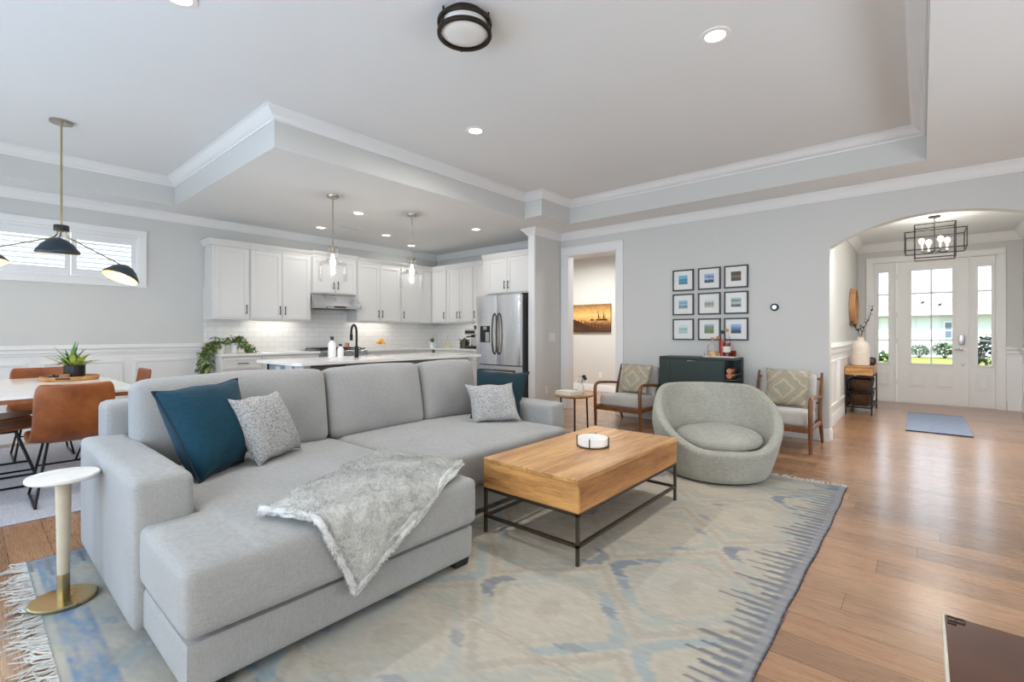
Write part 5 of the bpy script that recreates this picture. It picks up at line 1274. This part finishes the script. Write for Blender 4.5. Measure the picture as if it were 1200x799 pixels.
# ---------------------------------------------------------------- foyer
K = thing('console_table', 'narrow wood topped console with black legs and basket shelves in the foyer', 'table', (-.70, 8.98, 0))
cx0, cx1, cy0, cy1 = -.855, -.53, 8.50, 9.46
b = BM(); box(b, cx0, cx1, cy0, cy1, .575, .70, .003); obj('drawer_box', b, 'mangox', K, True)
for x in (cx0, cx1-.02):
    for y in (cy0, cy1-.02): b = BM(); box(b, x, x+.02, y, y+.02, 0, .575, .001); obj('leg', b, 'black', K, True)
for z in (.10, .545):
    b = BM()
    for y in (cy0, cy1-.02): box(b, cx0+.02, cx1-.02, y, y+.02, z, z+.02)
    for x in (cx0, cx1-.02): box(b, x, x+.02, cy0+.02, cy1-.02, z, z+.02)
    if z < .2:
        for k in range(7): box(b, cx0+.02, cx1-.02, cy0+.08+k*.13, cy0+.09+k*.13, z+.006, z+.014)
    obj('rail', b, 'black', K, True)
b = BM(); box(b, cx0+.01, cx1-.01, cy0+.01, cy1-.01, .318, .328, .001); obj('shelf', b, 'black', K, True)
for z, lab in ((.329, 'dark woven basket on the upper shelf of the foyer console'), (.121, 'dark woven basket on the lower shelf of the foyer console')):
    K = thing('basket', lab, 'basket', (-.69, 8.98, z), 0, 'woven baskets in the foyer console')
    def bask(sc_, zz):
        b = BM(); n = 40; rg = []
        for s, z_ in ((.80, .0), (.92, .06), (1.0, .145), (1.0, .17), (.95, .17), (.86, .05), (.74, .015)):
            ring = []
            for k in range(n):
                a = 2*pi*k/n; ca, sa = cos(a), sin(a); p = .45; x = .145*s*math.copysign(abs(ca)**p, ca); y = .43*s*math.copysign(abs(sa)**p, sa)
                zt = z_+(.025*abs(sa)**3-.012 if z_ > .12 else 0); ring.append(b.verts.new((x, y, zt)))
            rg.append(ring)
        for A, B_ in zip(rg, rg[1:]):
            for k in range(n): b.faces.new((A[k], A[(k+1) % n], B_[(k+1) % n], B_[k]))
        b.faces.new(rg[0][::-1]); b.faces.new(rg[-1]); return b
    obj('basket_body', bask(1, 0), 'basket', K)
    b = BM()
    for s in (-1, 1): tube(b, [(-.05, s*.435, .13), (-.03, s*.455, .15), (.03, s*.455, .15), (.05, s*.435, .13)], .008, 6)
    obj('handle', b, 'basket', K)
K = thing('vase', 'tall cream stoneware vase with a few branches on the foyer console', 'vase', (-.70, 8.86, .70))
b = BM(); lathe(b, [(0, 0), (.105, 0), (.115, .008), (.118, .20), (.112, .30), (.085, .355), (.05, .375), (.044, .40), (.044, .425), (.050, .432), (.040, .432), (.036, .40), (0, .38)], seg=40); obj('vase_body', b, 'vase', K)
b = BM(); s = BM(); g = random.Random(9)
for tr in ([(0, 0, .40), (.04, .02, .55), (.10, .04, .70), (.155, .05, .90)], [(0, 0, .40), (-.02, -.02, .50), (-.06, -.03, .58), (-.12, -.04, .66)], [(0, 0, .4), (.02, -.03, .5), (.0, -.06, .6)]):
    P = [Vector(p) for p in tr]; tube(s, P, .004, 5)
    for i in range(1, len(P)-1):
        for k in range(7): p = P[i].lerp(P[i+1], k/7); leaf(b, p, (g.uniform(-1, 1), g.uniform(-1, 1), g.uniform(.1, .9)), g.uniform(.05, .085), .032, .2, 4)
obj('leaves', b, 'leafd', K, ang=180); obj('branches', s, 'stem', K)
K = thing('smart_speaker', 'small rounded black speaker on the foyer console beside the vase', 'speaker', (-.60, 9.15, .70))
b = BM(); softbox(b, -.07, .07, -.06, .06, 0, .115, .03, (.003, .003, .003), 8); obj('speaker_body', b, 'blackp', K)
b = BM(); box(b, -.05, .05, -.0635, -.0605, .03, .09, .001); obj('display', b, 'gunmetal', K)
K = thing('round_mirror', 'round mirror in a deep wooden rim on the foyer wall', 'mirror', (FX0+.002, 9.45, 1.60))
RY = Matrix.Rotation(radians(90), 4, 'Y')
b = BM(); lathe(b, [(.285, 0), (.31, 0), (.312, .004), (.312, .075), (.308, .08), (.288, .08), (.285, .076), (.285, 0)], seg=64, M4=RY); obj('wooden_rim', b, wood('light_rim_wood', (206, 160, 118), (172, 124, 84), 'z', 1, .45), K)
b = BM(); lathe(b, [(0, 0), (.286, 0), (.286, .012), (0, .012)], seg=64, M4=RY); obj('mirror_glass', b, 'mirror', K)
K = thing('lantern_pendant', 'black open cage pendant with four lit bulbs in the foyer', 'light', (.13, 8.45, CE))
b = BM(); lathe(b, [(0, -.02), (.06, -.02), (.065, 0), (0, 0)], seg=28); obj('canopy', b, 'black', K)
b = BM()
for k in range(4): a = k*pi/2; tube(b, [(.008*cos(a+t*pi/3), .008*sin(a+t*pi/3)*(1 if k % 2 else .3), -.02-.03*k-.006*t) for t in range(6)], .003, 5, True)
tube(b, [(0, 0, -.14), (0, 0, -.47)], .006, 8); obj('stem', b, 'black', K)
def cage(x, y, z0, z1, r=.006):
    b = BM()
    for z in (z0, z1):
        for s in (-1, 1): box(b, -x, x, s*y-r, s*y+r, z-r, z+r); box(b, s*x-r, s*x+r, -y, y, z-r, z+r)
    for sx in (-1, 1):
        for sy in (-1, 1): box(b, sx*x-r, sx*x+r, sy*y-r, sy*y+r, z0-r, z1+r)
    return b
obj('tall_cage', cage(.20, .17, -.56, -.12), 'black', K); obj('wide_cage', cage(.30, .25, -.46, -.22), 'black', K)
b = BM(); 
for k in range(4):
    a = .42+k*pi/2; x, y = .14*cos(a), .14*sin(a); tube(b, [(0, 0, -.46), (x*.6, y*.6, -.48), (x, y, -.47), (x, y, -.45)], .006, 6)
obj('arm_cluster', b, 'black', K)
for k in range(4):
    a = .42+k*pi/2; x, y = .14*cos(a), .14*sin(a)
    b = BM(); lathe(b, [(0, -.455), (.013, -.455), (.013, -.37), (0, -.37)], (x, y, 0), 12); sl = obj('candle_sleeve', b, 'white', K)
    b = BM(); lathe(b, [(0, -.37), (.014, -.365), (.031, -.33), (.026, -.30), (0, -.285)], (x, y, 0), 16); obj('bulb', b, 'bulb', sl)
light('lantern_bulbs', 'POINT', (0, 0, -.22), (0, 0, 0), 20, (1, .95, .88), parent=K, radius=.3)

# ---------------------------------------------------------------- low console in the near right corner
K = thing('media_console', 'low white console with a glossy dark wood top in the near right corner', 'console', (.5, 1.1, 0))
b = BM(); box(b, .058, .95, .62, 1.68, .03, .428, .003); box(b, .075, .93, .64, 1.66, 0, .03); obj('cabinet_body', b, 'trim', K, True)
b = BM(); box(b, .046, .96, .60, 1.69, .432, .45, .001); obj('top', b, 'darkwood', K, True)
b = BM(); box(b, .040, .046, .60, 1.69, .428, .4502, .0008); obj('pale_edge', b, plain('pale_edge_band', (214, 206, 188), .5), K, True)
b = BM(); z0 = .4505
for a, c, e, g in ((.050, .084, 1.660, 1.662), (.050, .052, 1.645, 1.686), (.065, .067, 1.645, 1.686), (.082, .084, 1.660, 1.686), (.050, .084, 1.684, 1.686), (.050, .067, 1.645, 1.647)): box(b, a, c, e, g, z0-.0005, z0+.0015)
obj('corner_bracket', b, 'black', K, True)

# ---------------------------------------------------------------- outdoors beyond the door and the transom window
b = BM(); box(b, -40, 45, 11.9, 70, -.30, -.14); struct('ground_lawn', b, 'grass')
b = BM(); box(b, -3, 4, 10.72, 12.6, -.13, -.04); struct('ground_porch', b, 'concrete')
b = BM(); box(b, -40, 45, 20.0, 24.0, -.139, -.13); struct('ground_street', b, 'concrete')
K = thing('neighbour_house', 'white single storey house across the lawn seen through the front door', 'house', (2, 37, -.14))
b = BM(); box(b, -10, 12, -2, 6, 0, 2.5); obj('wall', b, 'siding', K)
b = BM(); prism(b, [(-2.6, 2.42), (2, 6.4), (6.6, 2.42)], 'x', -10.5, 12.5); obj('roof', b, 'roofing', K)
b = BM(); box(b, -10.5, 12.5, -2.72, -2.6, 2.30, 2.52); obj('fascia', b, 'trim', K)
M['dim'] = plain('dim_pane', (96, 112, 130), .1)
for x in (-.75, -5.5, 4.6):
    b = BM(); box(b, x-.34, x+.34, -2.06, -2.0, 1.0, 1.95, .01); w = obj('window', b, 'trim', K)
    b = BM()
    for a in (-.28, .02):
        for z in (1.07, 1.52): box(b, x+a, x+a+.26, -2.075, -2.06, z, z+.37)
    obj('pane', b, 'dim', w)
def bush(name, label, x, y, r, h, seed, trunk=0, mm='bush', n=520):
    K = thing(name, label, 'shrub' if not trunk else 'tree', (x, y, -.14), 0, 'shrubs seen through the front door')
    b = BM(); g = random.Random(seed)
    for k in range(n):
        a = g.uniform(0, 6.3); c = g.uniform(-.7, 1); q = g.uniform(.35, 1)**.5; e = sqrt(1-c*c)
        p = (r*q*e*cos(a), r*q*e*sin(a), trunk+h/2+h/2*q*c); leaf(b, p, (g.uniform(-1, 1), g.uniform(-1, 1), g.uniform(-.3, 1)), g.uniform(.14, .24)*max(.5, r*1.4), .12*max(.5, r*1.4), .2, 3)
    obj('foliage', b, mm, K, ang=180)
    b = BM()
    for k in range(4): a = k*1.6; tube(b, [(0, 0, 0), (.04*cos(a), .04*sin(a), trunk*.8+.05), (r*.5*cos(a), r*.5*sin(a), trunk+h*.6)], [.035, .03, .012], 6)
    obj('stem', b, 'stem', K)
bush('shrub', 'round green shrub by the far house, left pane of the front door', -.10, 33.6, .45, .68, 1)
bush('shrub', 'round green shrub by the far house, right pane of the front door', .92, 33.6, .56, .8, 2)
bush('shrub', 'green shrub seen through the left sidelight', -.62, 13.2, .42, .95, 3)
bush('shrub', 'dark slender shrub on a bare trunk seen through the right sidelight', 1.06, 12.9, .40, .75, 4, .55, 'leafd')
